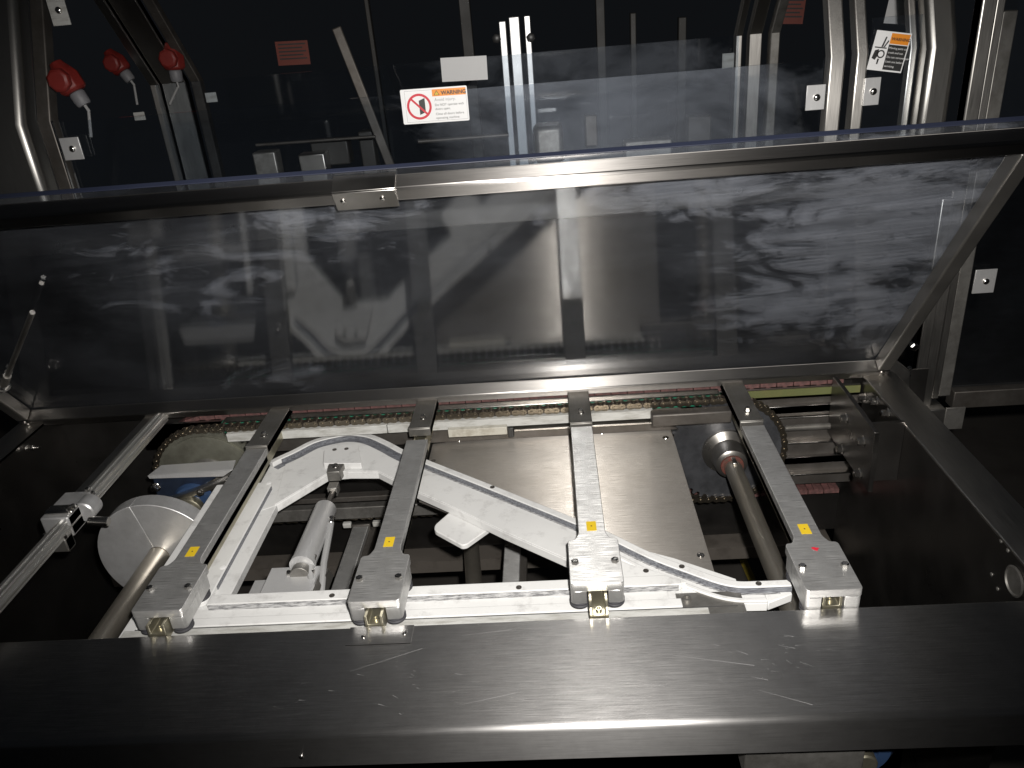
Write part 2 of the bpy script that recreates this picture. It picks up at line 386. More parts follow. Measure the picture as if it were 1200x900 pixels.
# below the beam
t = T('lower_panel', 'stainless lower panel set back under the front beam', 'panel', (.6, -.14, -.5))
P('sheet', G().box(-.3, .97, -.152, -.148, -.80, -.083), 'steel_x', t)
P('flange', G().box(.76, .90, -.20, -.1525, -.16, -.105), 'steel_dull', t, .002)
c = at(1016, 878, Y=-.19); c.z -= .0
t = T('flange_bearing', 'blue bearing housing with steel shaft end under the front beam', 'bearing', (c.x, -.17, c.z-.02))
g = G().lathe([(.050, 0), (.052, .006), (.040, .018), (.024, .020), (.023, .012)], (c.x, -.152, c.z-.03), (0, -1, 0), 32); P('housing', g, 'blue', t)
P('shaft_end', G().cyl((c.x, -.15, c.z-.03), (c.x, -.19, c.z-.03), .017), 'zinc_yellow', t)

# ================================================================== SIDE PANELS
def keyhole(outer, holes):
    pts = list(outer)
    for (cx, cy, r) in holes:
        k = min(range(len(pts)), key=lambda i: (pts[i][0]-cx)**2+(pts[i][1]-cy)**2); a0 = math.atan2(pts[k][1]-cy, pts[k][0]-cx)
        ring = [(cx+r*math.cos(a0-2*math.pi*j/20), cy+r*math.sin(a0-2*math.pi*j/20)) for j in range(21)]
        pts = pts[:k+1]+ring+[pts[k]]+pts[k+1:]
    return pts
XR = 1.151
h = at(1190, 681, X=XR)
t = T('side_panel', 'dark stainless side panel with folded top flange and round hole beside end plate', 'panel', (XR+.02, .25, -.4))
P('web', G().prism(keyhole([(-.05, -.7), (.6, -.7), (.6, -.004), (.1, -.004), (-.05, -.004)], [(h.y, h.z, .019)]), XR, XR+.003, 'x'), 'dark_panel', t)
P('top_flange', G().prism(rounded([(XR-.001, -.003), (XR-.001, .001), (1.213, .001), (1.213, -.03), (1.210, -.03), (1.210, -.003)], [0, .002, .002, 0, 0, 0], 3), -.05, .556, 'y'), 'steel_y', t)
P('hole_ring', G().lathe([(.0205, 0), (.0215, .002), (.019, .003), (.0175, .001)], (XR-.0005, h.y, h.z), (-1, 0, 0), 28), 'steel_dull', t)
for px in ((1173, 634), (1181, 645), (1162, 673), (1169, 690)):
    bolt(t, at(*px, X=XR), (-1, 0, 0), r=.003, h=.0015, washer=False, kind='button', name='rivet', mat='steel_dull')
for px in ((1014, 465), (1028, 470), (1041, 484)):
    p = at(*px, X=XR); bolt(t, p, (-1, 0, 0), r=.006, h=.012)
XL = -.499
t = T('side_panel', 'dark side panel with folded top flange beside the long slide rod', 'panel', (XL-.02, .25, -.4))
P('web', G().box(XL-.003, XL, -.05, .6, -.7, -.004), 'dark_panel', t)
P('top_flange', G().prism([(XL+.001, .001), (XL+.001, -.003), (XL-.052, -.003), (XL-.052, -.03), (XL-.055, -.03), (XL-.055, .001)], -.05, .556, 'y'), 'steel_y', t)
p = at(33, 525, X=XL); bolt(t, p, (1, 0, 0), r=.006, h=.012); P('stud', G().cyl(p, p+Vector((.024, 0, 0)), .0035), 'steel_bright', t)

# ================================================================== UNDERSIDE: tray, lower frame
tag(P('rear_wall', G().box(-.55, 1.3, .600, .604, -.40, -.02), 'dark_panel'), None, None, kind='structure')
tag(P('drip_tray', G().box(-.49, 1.14, .565, .70, -.424, -.42).box(-.49, 1.14, .561, .565, -.44, -.41), 'tray'), 'dull brown tray below the return chain strand', 'tray')
a, b = at(866, 645, Z=-.848), at(883, 684, Z=-.848); d = (a-b).normalized(); n = Vector((-d.y, d.x, 0))*.011; a = a+d*.9; b = b-d*.6
tag(P('floor_stripe', G().add([a+n, a-n, b-n, b+n, a+n+Vector((0, 0, .002)), a-n+Vector((0, 0, .002)), b-n+Vector((0, 0, .002)), b+n+Vector((0, 0, .002))], [[0, 3, 2, 1], [4, 5, 6, 7], [0, 1, 5, 4], [1, 2, 6, 5], [2, 3, 7, 6], [3, 0, 4, 7]]), 'yellow_dirty'), 'dirty yellow stripe painted on the floor under the machine', 'floor marking')
t = T('cross_tube', 'round steel cross tube under the white tab plate', 'tube', (.375, .35, -.35))
a, b = at(551, 622, Z=-.33), at(556, 690, Z=-.33); d = (b-a).normalized()
P('tube_body', G().cyl(a-d*.12, b+d*.3, .0165), 'shaft', t)
P('collar', G().cyl(a-d*.10, a-d*.07, .022), 'steel_dull', t)
for i, (x0, y0, x1, y1, wd, lab) in enumerate(((428, 615, 392, 692, .034, 'olive return bar on the lower chain strand beside air hoses'), (603, 560, 601, 662, .032, 'olive return bar on the lower chain strand beside the cross tube'))):
    z = -.262; a, b = at(x0, y0, Z=z), at(x1, y1, Z=z)
    t = T('return_bar', lab, 'bar', ((a.x+b.x)/2, .3, z), 'bars returning along the lower chain strand')
    x = (a.x+b.x)/2
    P('bar_body', G().box(x-wd/2, x+wd/2, -.02, a.y, z-.012, z), 'alu', t, .0015)
    P('rail', G().box(x+wd/2-.004, x+wd/2+.012, -.02, a.y+.01, z-.03, z-.0125), 'dark_iron', t, .001)
    P('end_block', G().box(x-.02, x+.02, a.y+.001, .50, z-.016, z+.004), 'dark_iron', t, .0015)
    bolt(t, (x, a.y+.02, z+.004), r=.0045, h=.004)
    for s in (-1, 1):
        P('slide_pad', G().box(x+s*.032-.009, x+s*.032+.009, a.y+.004, a.y+.014, z-.010, z+.002), 'uhmw_dirty', t, .002)
# lower frame rails seen through the window
for y0, y1, z0, z1, mt, lab in ((.465, .485, -.218, -.19, 'steel_dull', 'grey lower frame rail above the return chain'), (.47, .49, -.180, -.168, 'dark_iron', 'thin dark frame rail above the grey lower rail')):
    tag(P('frame_rail', G().box(-.07, .75, y0, y1, z0, z1), mt, None, .002), lab, 'rail', 'rails of the lower frame')

# ================================================================== CHAIN, SPROCKETS, SHAFTS
YC, ZC, RC = .51, -.1275, .1125
XS0, XS1 = -.16, .885
PIT = .015875
t_chain = T('roller_chain', 'oily steel roller chain looped around both sprockets', 'chain', ((XS0+XS1)/2, YC, ZC))
def fig8(p, r, wst, n=9):
    out = []
    for s, a0 in ((1, -math.pi*.62), (-1, math.pi*.38)):
        for k in range(n): a = a0+math.pi*1.24*k/(n-1); out.append((s*0+ (p/2 if s == 1 else -p/2)+r*math.cos(a), r*math.sin(a)))
        out.append((0, wst if s == 1 else -wst))
    return out
def linkmesh(outer):
    g = G(); yo = .0075 if outer else .0052
    for s in (-1, 1): g.prism(fig8(PIT, .0068 if outer else .0064, .0048), s*yo-.001, s*yo+.001, 'y')
    for s in (-1, 1):
        if outer: g.cyl((s*PIT/2, -.0102, 0), (s*PIT/2, .0102, 0), .0028, 10)
        else: g.cyl((s*PIT/2, -.004, 0), (s*PIT/2, .004, 0), .0051, 12)
    me = bpy.data.meshes.new('link'); me.from_pydata([tuple(v) for v in g.v], [], g.f)
    bm = bmesh.new(); bm.from_mesh(me); bmesh.ops.recalc_face_normals(bm, faces=bm.faces); bm.to_mesh(me); bm.free()
    me.polygons.foreach_set('use_smooth', [True]*len(me.polygons)); me.set_sharp_from_angle(angle=R(35)); me.materials.append(MAT['chain_steel' if outer else 'chain_dark']); return me
LM = (linkmesh(True), linkmesh(False))
Lf = XS1-XS0; tot = 2*Lf+2*math.pi*RC; NL = int(round(tot/PIT/2))*2
def loop_pt(s, xa, xb, zc, r):
    Lx = xb-xa; tt = 2*Lx+2*math.pi*r; s %= tt
    if s < Lx: return xa+s, zc+r, 0.
    s -= Lx
    if s < math.pi*r: a = s/r; return xb+r*math.sin(a), zc+r*math.cos(a), a
    s -= math.pi*r
    if s < Lx: return xb-s, zc-r, math.pi
    s -= Lx; a = s/r; return xa-r*math.sin(a), zc-r*math.cos(a), math.pi+a
for i in range(NL):
    x, z, a = loop_pt((i+.5)*tot/NL, XS0, XS1, ZC, RC)
    o = bpy.data.objects.new(('outer_link', 'inner_link')[i % 2], LM[i % 2]); COL.objects.link(o); o.parent = t_chain
    o.location = Vector((x, YC, z))-t_chain.location; o.rotation_euler = (0, a, 0)
def sprocket(xc, mat, lab, hubs, name='sprocket'):
    t = T(name, lab, 'sprocket', (xc, YC, ZC)); n = 44; pts = []
    rp = RC
    for k in range(n):
        a = 2*math.pi*k/n
        for da, rr in ((-.5, rp-.0052), (-.30, rp-.0045), (-.12, rp+.0035), (.12, rp+.0035), (.30, rp-.0045)): pts.append((xc+rr*math.cos(a+da*2*math.pi/n), ZC+rr*math.sin(a+da*2*math.pi/n)))
    P('toothed_disc', G().prism(pts, YC-.0035, YC+.0035, 'y'), mat, t, 0, ang=25)
    for nm, prof, y, mm in hubs: P(nm, G().lathe(prof, (xc, y, ZC), (0, -1, 0), 36), mm, t)
    return t
sprocket(XS0, 'sprocket_green', 'olive grey sprocket behind blue bearing bracket', [('rim_step', [(.098, 0), (.098, .003), (.094, .004)], YC-.0035, 'sprocket_green'), ('hub', [(.048, 0), (.050, .004), (.046, .014), (.030, .016)], YC-.006, 'steel_dull')])
ts = sprocket(XS1, 'sprocket_black', 'black sprocket with polished conical hub at the end plate side', [('hub', [(.048, 0), (.047, .006), (.034, .016), (.031, .040), (.030, .052), (.024, .056)], YC-.0035, 'hub_steel'), ('rust_ring', [(.0215, 0), (.0225, .003), (.0215, .007), (.018, .008)], YC-.056, 'rust')])
P('key', G().box(XS1-.004, XS1+.004, YC-.085, YC-.06, ZC+.0155, ZC+.021), 'steel_bright', ts, .0008)
def shaft(x, r, y0, y1, lab, mat='shaft'):
    t = T('drive_shaft', lab, 'shaft', (x, (y0+y1)/2, ZC)); P('shaft_body', G().cyl((x, y0, ZC), (x, y1, ZC), r, 32), mat, t); return t
shaft(XS1, .0165, -.03, YC-.066, 'polished steel shaft running forward from the black sprocket')
t = shaft(XS0, .0185, -.02, YC-.023, 'polished steel shaft through the split round disc')
P('collar', G().lathe([(.024, 0), (.027, .002), (.027, .016), (.024, .018)], (XS0, .385, ZC), (0, 1, 0), 28), 'zinc_yellow', t)
# split disc on the left shaft
t = T('split_disc', 'split aluminium disc clamped on steel shaft beside the slide rod clamp', 'disc', (XS0, .26, ZC))
RD = .108
def halfdisc(a0, a1, y0, y1, r, n=28, gap=.0007):
    pts = [(XS0+.0188*math.cos(a1-(a1-a0)*k/10), ZC+.0188*math.sin(a1-(a1-a0)*k/10)) for k in range(11)]
    arc = [(XS0+r*math.cos(a0+(a1-a0)*k/n), ZC+r*math.sin(a0+(a1-a0)*k/n)) for k in range(n+1)]
    return G().prism(arc+pts, y0, y1, 'y')
ga = .004
P('disc_half', halfdisc(R(102)+ga, R(282)-ga, .252, .284, RD), 'alu_mill', t, .0012)
P('disc_half', halfdisc(R(-78)+ga, R(102)-ga, .252, .284, RD), 'alu_mill', t, .0012)
bolt(t, (XS0-.087, .266, ZC+.0655), (-.8, 0, .6), r=.005, h=.012, washer=False)

# blue bearing bracket on the left
t = T('bearing_bracket', 'bent stainless bracket over blue bearing plate in front of olive sprocket', 'bracket', (XS0, .42, -.13))
Yb = .425
f2 = [at(*p, Y=Yb) for p in ((178, 556), (268, 551), (243, 566), (222, 578), (186, 588))]
P('bearing_plate', G().prism([(p.x, p.z) for p in f2], Yb, Yb+.012, 'y'), 'blue_steel', t, .001)
a, b = at(178, 556, Y=Yb), at(268, 550, Y=Yb)
P('top_sheet', G().add([(a.x-.004, Yb-.006, a.z), (b.x+.01, Yb-.006, b.z), (b.x+.004, Yb+.030, b.z), (a.x+.006, Yb+.030, a.z), (a.x-.004, Yb-.006, a.z+.0025), (b.x+.01, Yb-.006, b.z+.0025), (b.x+.004, Yb+.030, b.z+.0025), (a.x+.006, Yb+.030, a.z+.0025)], [[0, 3, 2, 1], [4, 5, 6, 7], [0, 1, 5, 4], [1, 2, 6, 5], [2, 3, 7, 6], [3, 0, 4, 7]]), 'alu_bright', t, .0008)
P('lip', G().add([(a.x-.004, Yb-.0065, a.z+.0025), (b.x+.01, Yb-.0065, b.z+.0025), (b.x-.01, Yb-.0065, b.z-.010), (a.x-.002, Yb-.0065, a.z-.004), (a.x-.004, Yb-.0085, a.z+.0025), (b.x+.01, Yb-.0085, b.z+.0025), (b.x-.01, Yb-.0085, b.z-.010), (a.x-.002, Yb-.0085, a.z-.004)], [[0, 1, 2, 3], [4, 7, 6, 5], [0, 4, 5, 1], [1, 5, 6, 2], [2, 6, 7, 3], [3, 7, 4, 0]]), 'alu_bright', t)
bolt(t, at(182, 571, Y=Yb), (0, -1, 0), r=.007, h=.007)
a, b = at(183, 592, Y=.405), at(268, 562, Y=.405); d = (b-a); 
q = Matrix.Translation(a) @ d.to_track_quat('X', 'Z').to_matrix().to_4x4()
P('flat_bar', G().box(0, d.length, -.008, .008, -.005, .005, q), 'steel', t, .001)
bolt(t, at(235, 577, Y=.397), (0, -1, 0), r=.005, h=.006)
P('bearing_ring', G().lathe([(.040, 0), (.042, .004), (.038, .012), (.028, .013)], (XS0, Yb, ZC), (0, -1, 0), 30), 'blue', t)

# ---- chain guides and rear beam
t = T('chain_guide', 'green plastic chain guide with steel cap strip along the chain', 'guide', (.4, .535, -.03))
P('green_strip', G().box(-.12, .875, .5225, .540, -.034, -.0125), 'green_plastic', t, .001)
P('cap_strip', G().box(-.115, .873, .524, .546, -.0122, -.0092), 'steel_bright', t, .0006)
t = T('rear_rail', 'steel rear rail with lime painted edge beside the side panel', 'rail', (.5, .56, -.05))
P('rail_body', G().box(-.3, 1.148, .546, .553, -.075, -.0185), 'steel_x', t)
P('lime_edge', G().box(.905, 1.147, .5435, .5458, -.034, -.019), 'lime', t)
t = T('guide_strip', 'white plastic strip under the upper chain strand', 'strip', (.35, .5, -.05))
c = at(765, 481, Y=.494)
zs1, zs0 = at(540, 493.5, Y=.494).z, at(540, 503, Y=.494).z
P('strip_piece', G().box(-.10, .222, .494, .520, zs0, zs1), 'uhmw_dirty', t, .001)
P('strip_piece', G().box(.2235, c.x, .494, .520, zs0, zs1), 'uhmw_dirty', t, .001)
a, b = at(525, 503.5, Y=.486), at(595, 511, Y=.486)
P('wear_block', G().box(a.x, b.x, .482, .4935, at(560, 511, Y=.482).z, zs0+.006), 'cream', t, .001)
t = T('rear_beam', 'dark steel rear beam with slotted recess behind the flat plate', 'beam', (.4, .5, -.08))
P('beam_body', G().box(-.05, .80, .531, .5455, -.088, -.0345), 'dark_iron', t, .001)
zq = at(630, 503, Y=.494).z; P('slot_rail', G().box(b.x+.013, .75, .4935, .531, zq-.002, zq+.002), 'steel', t, .0005)
P('slot_stop', G().box(b.x+.001, b.x+.012, .488, .532, zq-.012, zs0-.001), 'black', t, .001)
tag(P('guide_nose', G().box(.735, .885, .468, .492, at(800, 499, Y=.468).z, at(800, 485, Y=.468).z), 'dark_iron', None, .003), 'dark steel guide block over the black sprocket', 'block')

# ---- pink slat belt
ZP, RP = -.142, .129
t_belt = T('slat_belt', 'grimy pink plastic slat belt looping behind the roller chain', 'belt', (.4, .565, ZP))
g = G().box(-.0152, .0152, -.012, .012, -.005, .004).box(-.004, .004, -.013, .013, -.009, -.005)
me = bpy.data.meshes.new('slat'); me.from_pydata([tuple(v) for v in g.v], [], g.f); me.materials.append(MAT['pink'])
s = 0; xa, xb = XS0, 1.135
tb = 2*(xb-xa)+2*math.pi*RP; n = int(tb/.0321)
for i in range(n):
    x, z, a = loop_pt(i*tb/n, xa, xb, ZP, RP)
    if x > 1.125: continue
    o = bpy.data.objects.new('slat', me); COL.objects.link(o); o.parent = t_belt; o.location = Vector((x, .568, z))-t_belt.location; o.rotation_euler = (0, a, 0)

# ---- take-up frame at the right: rails, threaded rod, end plate
t = T('take_up_frame', 'steel chain take-up frame of flat rails between sprocket and end plate', 'frame', (1.0, .55, -.15))
for py, hh, mt, nm in ((476, .016, 'steel_x', 'rail'), (485, .003, 'steel_bright', 'rail'), (515, .003, 'steel_bright', 'rail'), (536, .016, 'steel_x', 'rail'), (552, .003, 'steel_bright', 'rail')):
    z = at(960, py, Y=.543).z; P(nm, G().box(.93, XR-.001, .5345 if hh > .01 else .532, .5434, z-hh/2, z+hh/2), mt, t, .0007)
P('back_plate', G().box(.92, XR-.001, .5436, .5456, at(960, 566, Y=.543).z, -.04), 'dark_iron', t)
z = at(955, 500, Y=.52).z
g = G(); x0, x1 = 1.0, at(985, 500, Y=.52).x
prof = []
k = 0; hx = 0
while hx < (x1-x0): prof += [(.0052, hx), (.0064, hx+.0011)]; hx += .0022
g.lathe(prof, (x0, .52, z), (1, 0, 0), 14); P('threaded_rod', g, 'steel_dull', t, 0, ang=70)
P('nut', G().lathe([(.0105, 0), (.0115, .001), (.0115, .012), (.0105, .013)], (x1, .52, z), (1, 0, 0), 6), 'zinc_yellow', t)
XE = 1.088
yb = .54; tf = at(1025, 507, X=XE); bf = at(1017, 577, X=XE)
t = T('end_plate', 'steel end plate with bolts and bright front edge beside the take-up rod', 'plate', (XE, .45, -.15))
tb_ = at(996, 467, X=XE)
P('plate_body', G().prism([(tf.y, tf.z), (tb_.y, tb_.z), (yb-.008, tb_.z), (yb-.008, bf.z), (bf.y, bf.z)], XE, XE+.008, 'x'), 'dark_panel', t, .0008)
P('edge_strip', G().box(XE+.0004, XE+.0076, tf.y-.0016, tf.y-.0002, bf.z, tf.z-.001), 'steel_bright', t)
for px in ((992, 490), (1012, 517), (987, 526), (1008, 555)): bolt(t, at(*px, X=XE), (-1, 0, 0), r=.0065, h=.010)
P('web', G().box(XE+.0082, XR-.0005, tf.y+.03, tf.y+.036, bf.z, tf.z), 'dark_panel', t)

# ================================================================== WHITE CAM TRACK
ZT, ZF, ZW, ZBASE = -.050, -.060, -.0585, -.075
tk = T('cam_track', 'white plastic cam track frame with arched and diagonal grooved guide', 'cam track', (.35, .15, -.09))
outer_px = [(262, 590), (288, 560), (314.8, 540.5), (341.7, 527.7), (365, 516), (388, 509.6), (412, 506.2), (435, 508.7), (457, 518), (473, 526.5), (501, 534.5+4), (573, 566.7), (678, 608.6), (710, 621.7), (766.7, 648.8), (810, 665), (842.5, 676.3), (864, 680.6), (886, 680.6), (924.9, 679)]
outer = smooth_poly(XY(outer_px, ZT), 5)
# inner boundary of the base plate (window edge), straight legs
XLEG = at(262, 570, Z=ZW)
wl = XY([(270, 696), (322, 592), (384, 555), (410, 552.5), (443, 552.5), (491, 577), (534, 596), (590, 623), (665, 656)], ZW)
yfl = at(600, 682, Z=ZT).y                     # back edge of the straight front rail
arch = [p for p in outer if p[0] > -.04]
# base plate of arch and diagonal leg
base_o = [p for p in outer if p[0] > .0]
base_poly = [(p[0], p[1]) for p in base_o if p[0] < .70]
end = base_poly[-1]
base_poly += [(.70, .030), (.60, .072)] + [wl[8], wl[7], wl[6], wl[5], wl[4], wl[3], wl[2], wl[1], (wl[1][0]-.05, wl[1][1]-.03)]
P('base_plate', G().prism(base_poly, ZBASE, ZF), 'uhmw', tk, .0012)
in_o = offset([q for q in outer if .012 < q[0] < .70], .0265)
P('raised_plate', G().prism(in_o + [(.66, .045), (.6, .072)] + [wl[8], wl[7], wl[6], wl[5], wl[4], wl[3], wl[2], wl[1]], ZF+.0002, ZW+.0012), 'uhmw', tk, .0006)
P('groove_wear', G().prism(band([q for q in outer if .0 < q[0] < .30], .0127, .0262), ZF+.0001, ZF+.0006), 'uhmw_worn', tk)
P('groove_wear', G().prism(band([q for q in outer if .30 < q[0] < .86], .0127, .0175), ZF+.0001, ZF+.0006), 'uhmw_scuffed', tk)
P('groove_gap', G().prism(band([q for q in outer if .29 < q[0] < .70], .0252, .0264), ZF+.0001, ZF+.0005), 'grime', tk)
P('junction_base', G().prism([(.57, .10), (.64, .14), (.72, .098), (.80, .045), (.80, .0), (.60, .03)], ZBASE-.0008, ZF-.0012), 'uhmw', tk)
P('outer_strip', G().prism(band([p for p in outer if p[0] > .0], 0, .0125), ZF+.0003, ZT), 'uhmw', tk, .001)
P('groove_floor', G().prism(band([p for p in outer if .66 < p[0] < .838], .006, .034), ZBASE+.0004, ZF-.0004), 'uhmw', tk, .001)
tip = [p for p in outer if p[0] > .832]
P('track_tip', G().prism(offset(tip, .006) + [(tip[-1][0], tip[-1][1]-.018), (tip[0][0], tip[0][1]-.034)], ZBASE+.0006, ZF-.0002), 'uhmw', tk, .0015)
P('wear_strip', G().prism(band([p for p in outer if p[0] > .01], .0128, .0146), ZF+.0003, ZT-.0016), 'uhmw_worn', tk)
P('inner_strip', G().prism(band([p for p in outer if .64 < p[0] < .840], .0275, .0345), ZF+.0003, ZT-.006), 'uhmw', tk, .0012)
# left leg
lo = XY([(241, 590), (190, 668)], ZF)
xl = lo[0][0]
P('left_leg', G().prism([(xl, .36), (xl, -.03), (.10, -.03), (wl[0][0], wl[0][1]), (wl[0][0], wl[1][1]+.0), (.055, .345), (.02, .36)], ZBASE, ZF-.0004), 'uhmw', tk, .001)
c1, c2 = at(327, 563, Z=ZT), at(264, 690, Z=ZT)
P('left_leg_strip', G().prism(rounded([(xl+.004, c1.y+.0), (c1.x-.012, c1.y), (c1.x-.012, .03), (xl+.004, .03)], [.004, .012, .02, .004]), ZF, ZT-.002), 'uhmw', tk, .0014)
e = c1.x-.012
P('leg_wear_edge', G().box(e+.0003, e+.0016, .07, c1.y-.014, ZF+.0004, ZT-.0035), 'uhmw_worn', tk)
# straight front rail
xr_end = at(800, 690, Z=ZT).x
P('front_rail_base', G().box(-.075, xr_end, -.055, yfl, ZBASE, ZF-.0006), 'uhmw', tk, .001)
P('front_rail_strip', G().prism([(e+.002, yfl+.0005), (xr_end-.02, yfl+.0005), (xr_end, yfl-.012), (xr_end, yfl-.020), (e+.002, yfl-.020)], ZF-.0004, ZT), 'uhmw', tk, .001)
P('front_rail_wear', G().box(e+.004, xr_end-.004, yfl-.0220, yfl-.0203, ZF-.0004, ZT-.0016), 'uhmw_scuffed', tk)
P('front_rail_floor', G().box(-.05, xr_end-.02, yfl-.040, yfl-.0222, ZF-.0004, ZF+.0008), 'uhmw', tk, .0005)
P('front_rail_lip', G().box(-.06, xr_end-.004, yfl-.058, yfl-.0415, ZF-.0004, ZF+.0035), 'uhmw', tk, .001)
P('rail_gap', G().box(-.05, xr_end-.006, yfl-.0414, yfl-.0401, ZF-.0003, ZF+.0012), 'grime', tk)
P('rail_gap', G().box(-.06, .79, yfl-.0598, yfl-.0583, ZF-.0003, ZF+.0015), 'grime', tk)
P('front_rail_edge', G().box(-.075, xr_end+.03, YB+.001, yfl-.060, ZF-.0004, ZF+.002), 'uhmw_dirty', tk, .001)
P('end_foot', G().box(xr_end-.01, .80, -.05, .018, ZF-.0004, ZF+.001), 'steel_dull', tk, .001)
P('junction_plate', G().prism(rounded([(.61, .078), (.64, .083), (.72, .040), (.73, .030), (.61, .028)], .006), ZF, ZT-.0012), 'uhmw', tk, .001)
# tab plate
tab = XY([(540, 588), (509, 615), (509, 621), (541, 638.5), (547, 637.5), (583, 612)], ZBASE)
P('tab_plate', G().prism(rounded(tab, [0, .008, .008, .008, .008, 0]), ZBASE-.010, ZBASE-.0006), 'uhmw', tk, .0015)
# arch mounting block with clevis lug
mb = XY([(379, 545), (380, 530), (392, 524), (420, 523), (424, 545)], ZT)
P('mounting_block', G().prism(rounded(mb, .004), ZF+.0004, ZT+.004), 'uhmw', tk, .001)
for px, z in (((392, 527), ZT+.004), ((406, 526), ZT+.004), ((508, 540), ZT), ((577, 571), ZT), ((757, 669), ZT-.0012), ((799, 664), ZT), ((889, 684), ZT), ((389, 698), ZT), ((608, 688.5), ZT)):
    bolt(tk, at(*px, Z=z+.0002), r=.0042, h=.0008, washer=False, kind='socket', mat='dark_iron', name='screw')
for px in ((315, 566), (261, 665)): bolt(tk, at(*px, Z=ZT-.0018), r=.005, h=.0006, washer=False, kind='button', mat='white', name='screw_plug')
bolt(tk, at(805, 703, Z=ZF+.001), r=.006, h=.004, kind='socket', mat='steel_dull', washer=False, name='screw')

# ================================================================== FLAT STAINLESS PLATE
zp = -.092
t = T('cover_plate', 'flat brushed stainless plate bolted down behind the diagonal white track', 'plate', (.6, .3, zp))
P('sheet', G().prism([(.30, .545-.045), (.782, .545-.045+.048), (.782, .06), (.62, .06), (.30, .30)] if False else [(.30, .535), (.40, .546), (.782, .546), (.782, .07), (.66, .07), (.30, .33)], zp-.003, zp), 'steel_sheet', t, .0006)
for px in ((780, 513), (821, 651), (796, 666), (620, 511), (705, 507), (538, 516)):
    p = at(*px, Z=zp); bolt(t, p, r=.0042, h=.002, kind='button')
for xx, yy in ((.72, .15), (.72, .45), (.4, .45)): P('standoff', G().cyl((xx, yy, -.14), (xx, yy, zp-.0032), .01), 'steel_dull', t)

# ================================================================== FLIGHT RAILS + CARRIAGES
info = [(0, -.041, .391), (.3, -.040, .425), (.6, -.025, .411), (.9, -.056, .383)]
names = ['over the disc shaft', 'beside the pneumatic cylinder', 'over the flat stainless plate', 'over the black sprocket shaft']
for (x, y0, y1), nm in zip(info, names):
    t = T('flight_rail', 'yellowish zinc slide rail with dark end block ' + nm, 'rail', (x, .25, -.03), 'slide rails spanning the chain')
    hw = .0125
    P('channel', G().prism([(x-hw, -.041), (x+hw, -.041), (x+hw, -.0145), (x+hw-.004, -.0145), (x+hw-.004, -.028), (x-hw+.004, -.028), (x-hw+.004, -.0145), (x-hw, -.0145)], -.0545 if x != .9 else -.054, .60, 'y'), 'zinc_yellow', t, .0006)
    bolt(t, (x, -.044, -.028), r=.004, h=.003, washer=False, kind='socket', mat='zinc_yellow')
    P('end_block', G().box(x-.0205, x+.0205, y1+.0007, .60, -.0125, .004), 'alu_dark', t, .0015)
    P('end_lip', G().box(x-.0205, x+.0205, y1+.0007, y1+.012, .0042, .0062), 'alu_dark', t, .0007)
    bolt(t, (x+.002, y1+.042, .0042), r=.0045, h=.006)
    P('chain_lug', G().box(x-.012, x+.012, .495, .506, -.030, -.0126), 'dark_iron', t, .001)
proto = None
clabels = ['grey aluminium slide carriage with yellow tag over the disc shaft', 'grey aluminium slide carriage with yellow tag beside the pneumatic cylinder', 'bright aluminium slide carriage with yellow tag over the flat stainless plate', 'grey aluminium slide carriage with yellow tag and red paint mark']
for i, (x, y0, y1) in enumerate(info):
    if proto is None:
        t = proto = T('slide_carriage', clabels[0], 'carriage', (x, y0, 0), 'slide carriages on the rails')
        hw, hb = .0195, .036
        top = rounded([(x-hb, y0), (x+hb, y0), (x+hb, y0+.094), (x+hb-.003, y0+.098), (x+hw+.006, y0+.0985), (x+hw, y0+.112), (x+hw, y0+.432), (x-hw, y0+.432), (x-hw, y0+.112), (x-hw-.006, y0+.0985), (x-hb+.003, y0+.098), (x-hb, y0+.094)], [.005, .005, .004, .004, .006, .006, .001, .001, .006, .006, .004, .004], 4)
        P('top_plate', G().prism(top, -.0125, 0), 'alu', t, .001)
        ck = rounded([(0, 0), (1, 0), (1, 1), (0, 1)], 0)
        for s in (-1, 1):
            xa, xb = (x+.0145, x+hb-.0003) if s > 0 else (x-hb+.0003, x-.0145)
            out = [(xa, y0+.0003), (xb, y0+.0003), (xb, y0+.090), (xa, y0+.090)]
            rd = [0, .006, .006, 0] if s > 0 else [.006, 0, 0, .006]
            P('cheek', G().prism(rounded(out, rd), -.0335, -.0126), 'alu', t, .0008)
            for yy in (.014, .076):
                P('roller', G().lathe([(.010, 0), (.0138, .002), (.0138, .0035), (.0115, .005), (.0138, .0065), (.0138, .008), (.010, .0095)], (x+s*.0235, y0+yy, -.0337), (0, 0, -1), 24), 'rubber', t)
            bolt(t, (x+s*.0275, y0+.045, 0), r=.0048, h=.0055, washer=False)
        P('side_bar', G().box(x-.0175, x-.0128, y0+.10, y0+.43, -.026, -.0127).box(x+.0128, x+.0175, y0+.10, y0+.43, -.026, -.0127), 'alu_dark', t, .0006)
        P('cam_follower', G().cyl((x, y0+.062, -.0415), (x, y0+.062, -.0485), .009), 'black', t)
        tg = P('yellow_tag', G().box(x-.0072, x+.0072, y0+.117, y0+.140, .0002, .0005), 'yellow', t)
        P('tag_mark', G().lathe([(.0013, 0), (.0012, .0002)], (x, y0+.1285, .0005), (0, 0, 1), 12), 'rust', tg)
    else:
        t = copy_tree(proto, (x-info[0][0], y0-info[0][1], 0)); t['label'] = clabels[i]
        if i == 3:
            pm = [(x+.0015+.004*math.cos(a)*(1+.5*math.sin(3*a)), y0+.083+.0045*math.sin(a)*(1+.3*math.cos(2*a+1))) for a in [k*.42 for k in range(15)]]
            P('paint_mark', G().prism(pm, .0001, .0003), 'ink_red', t)

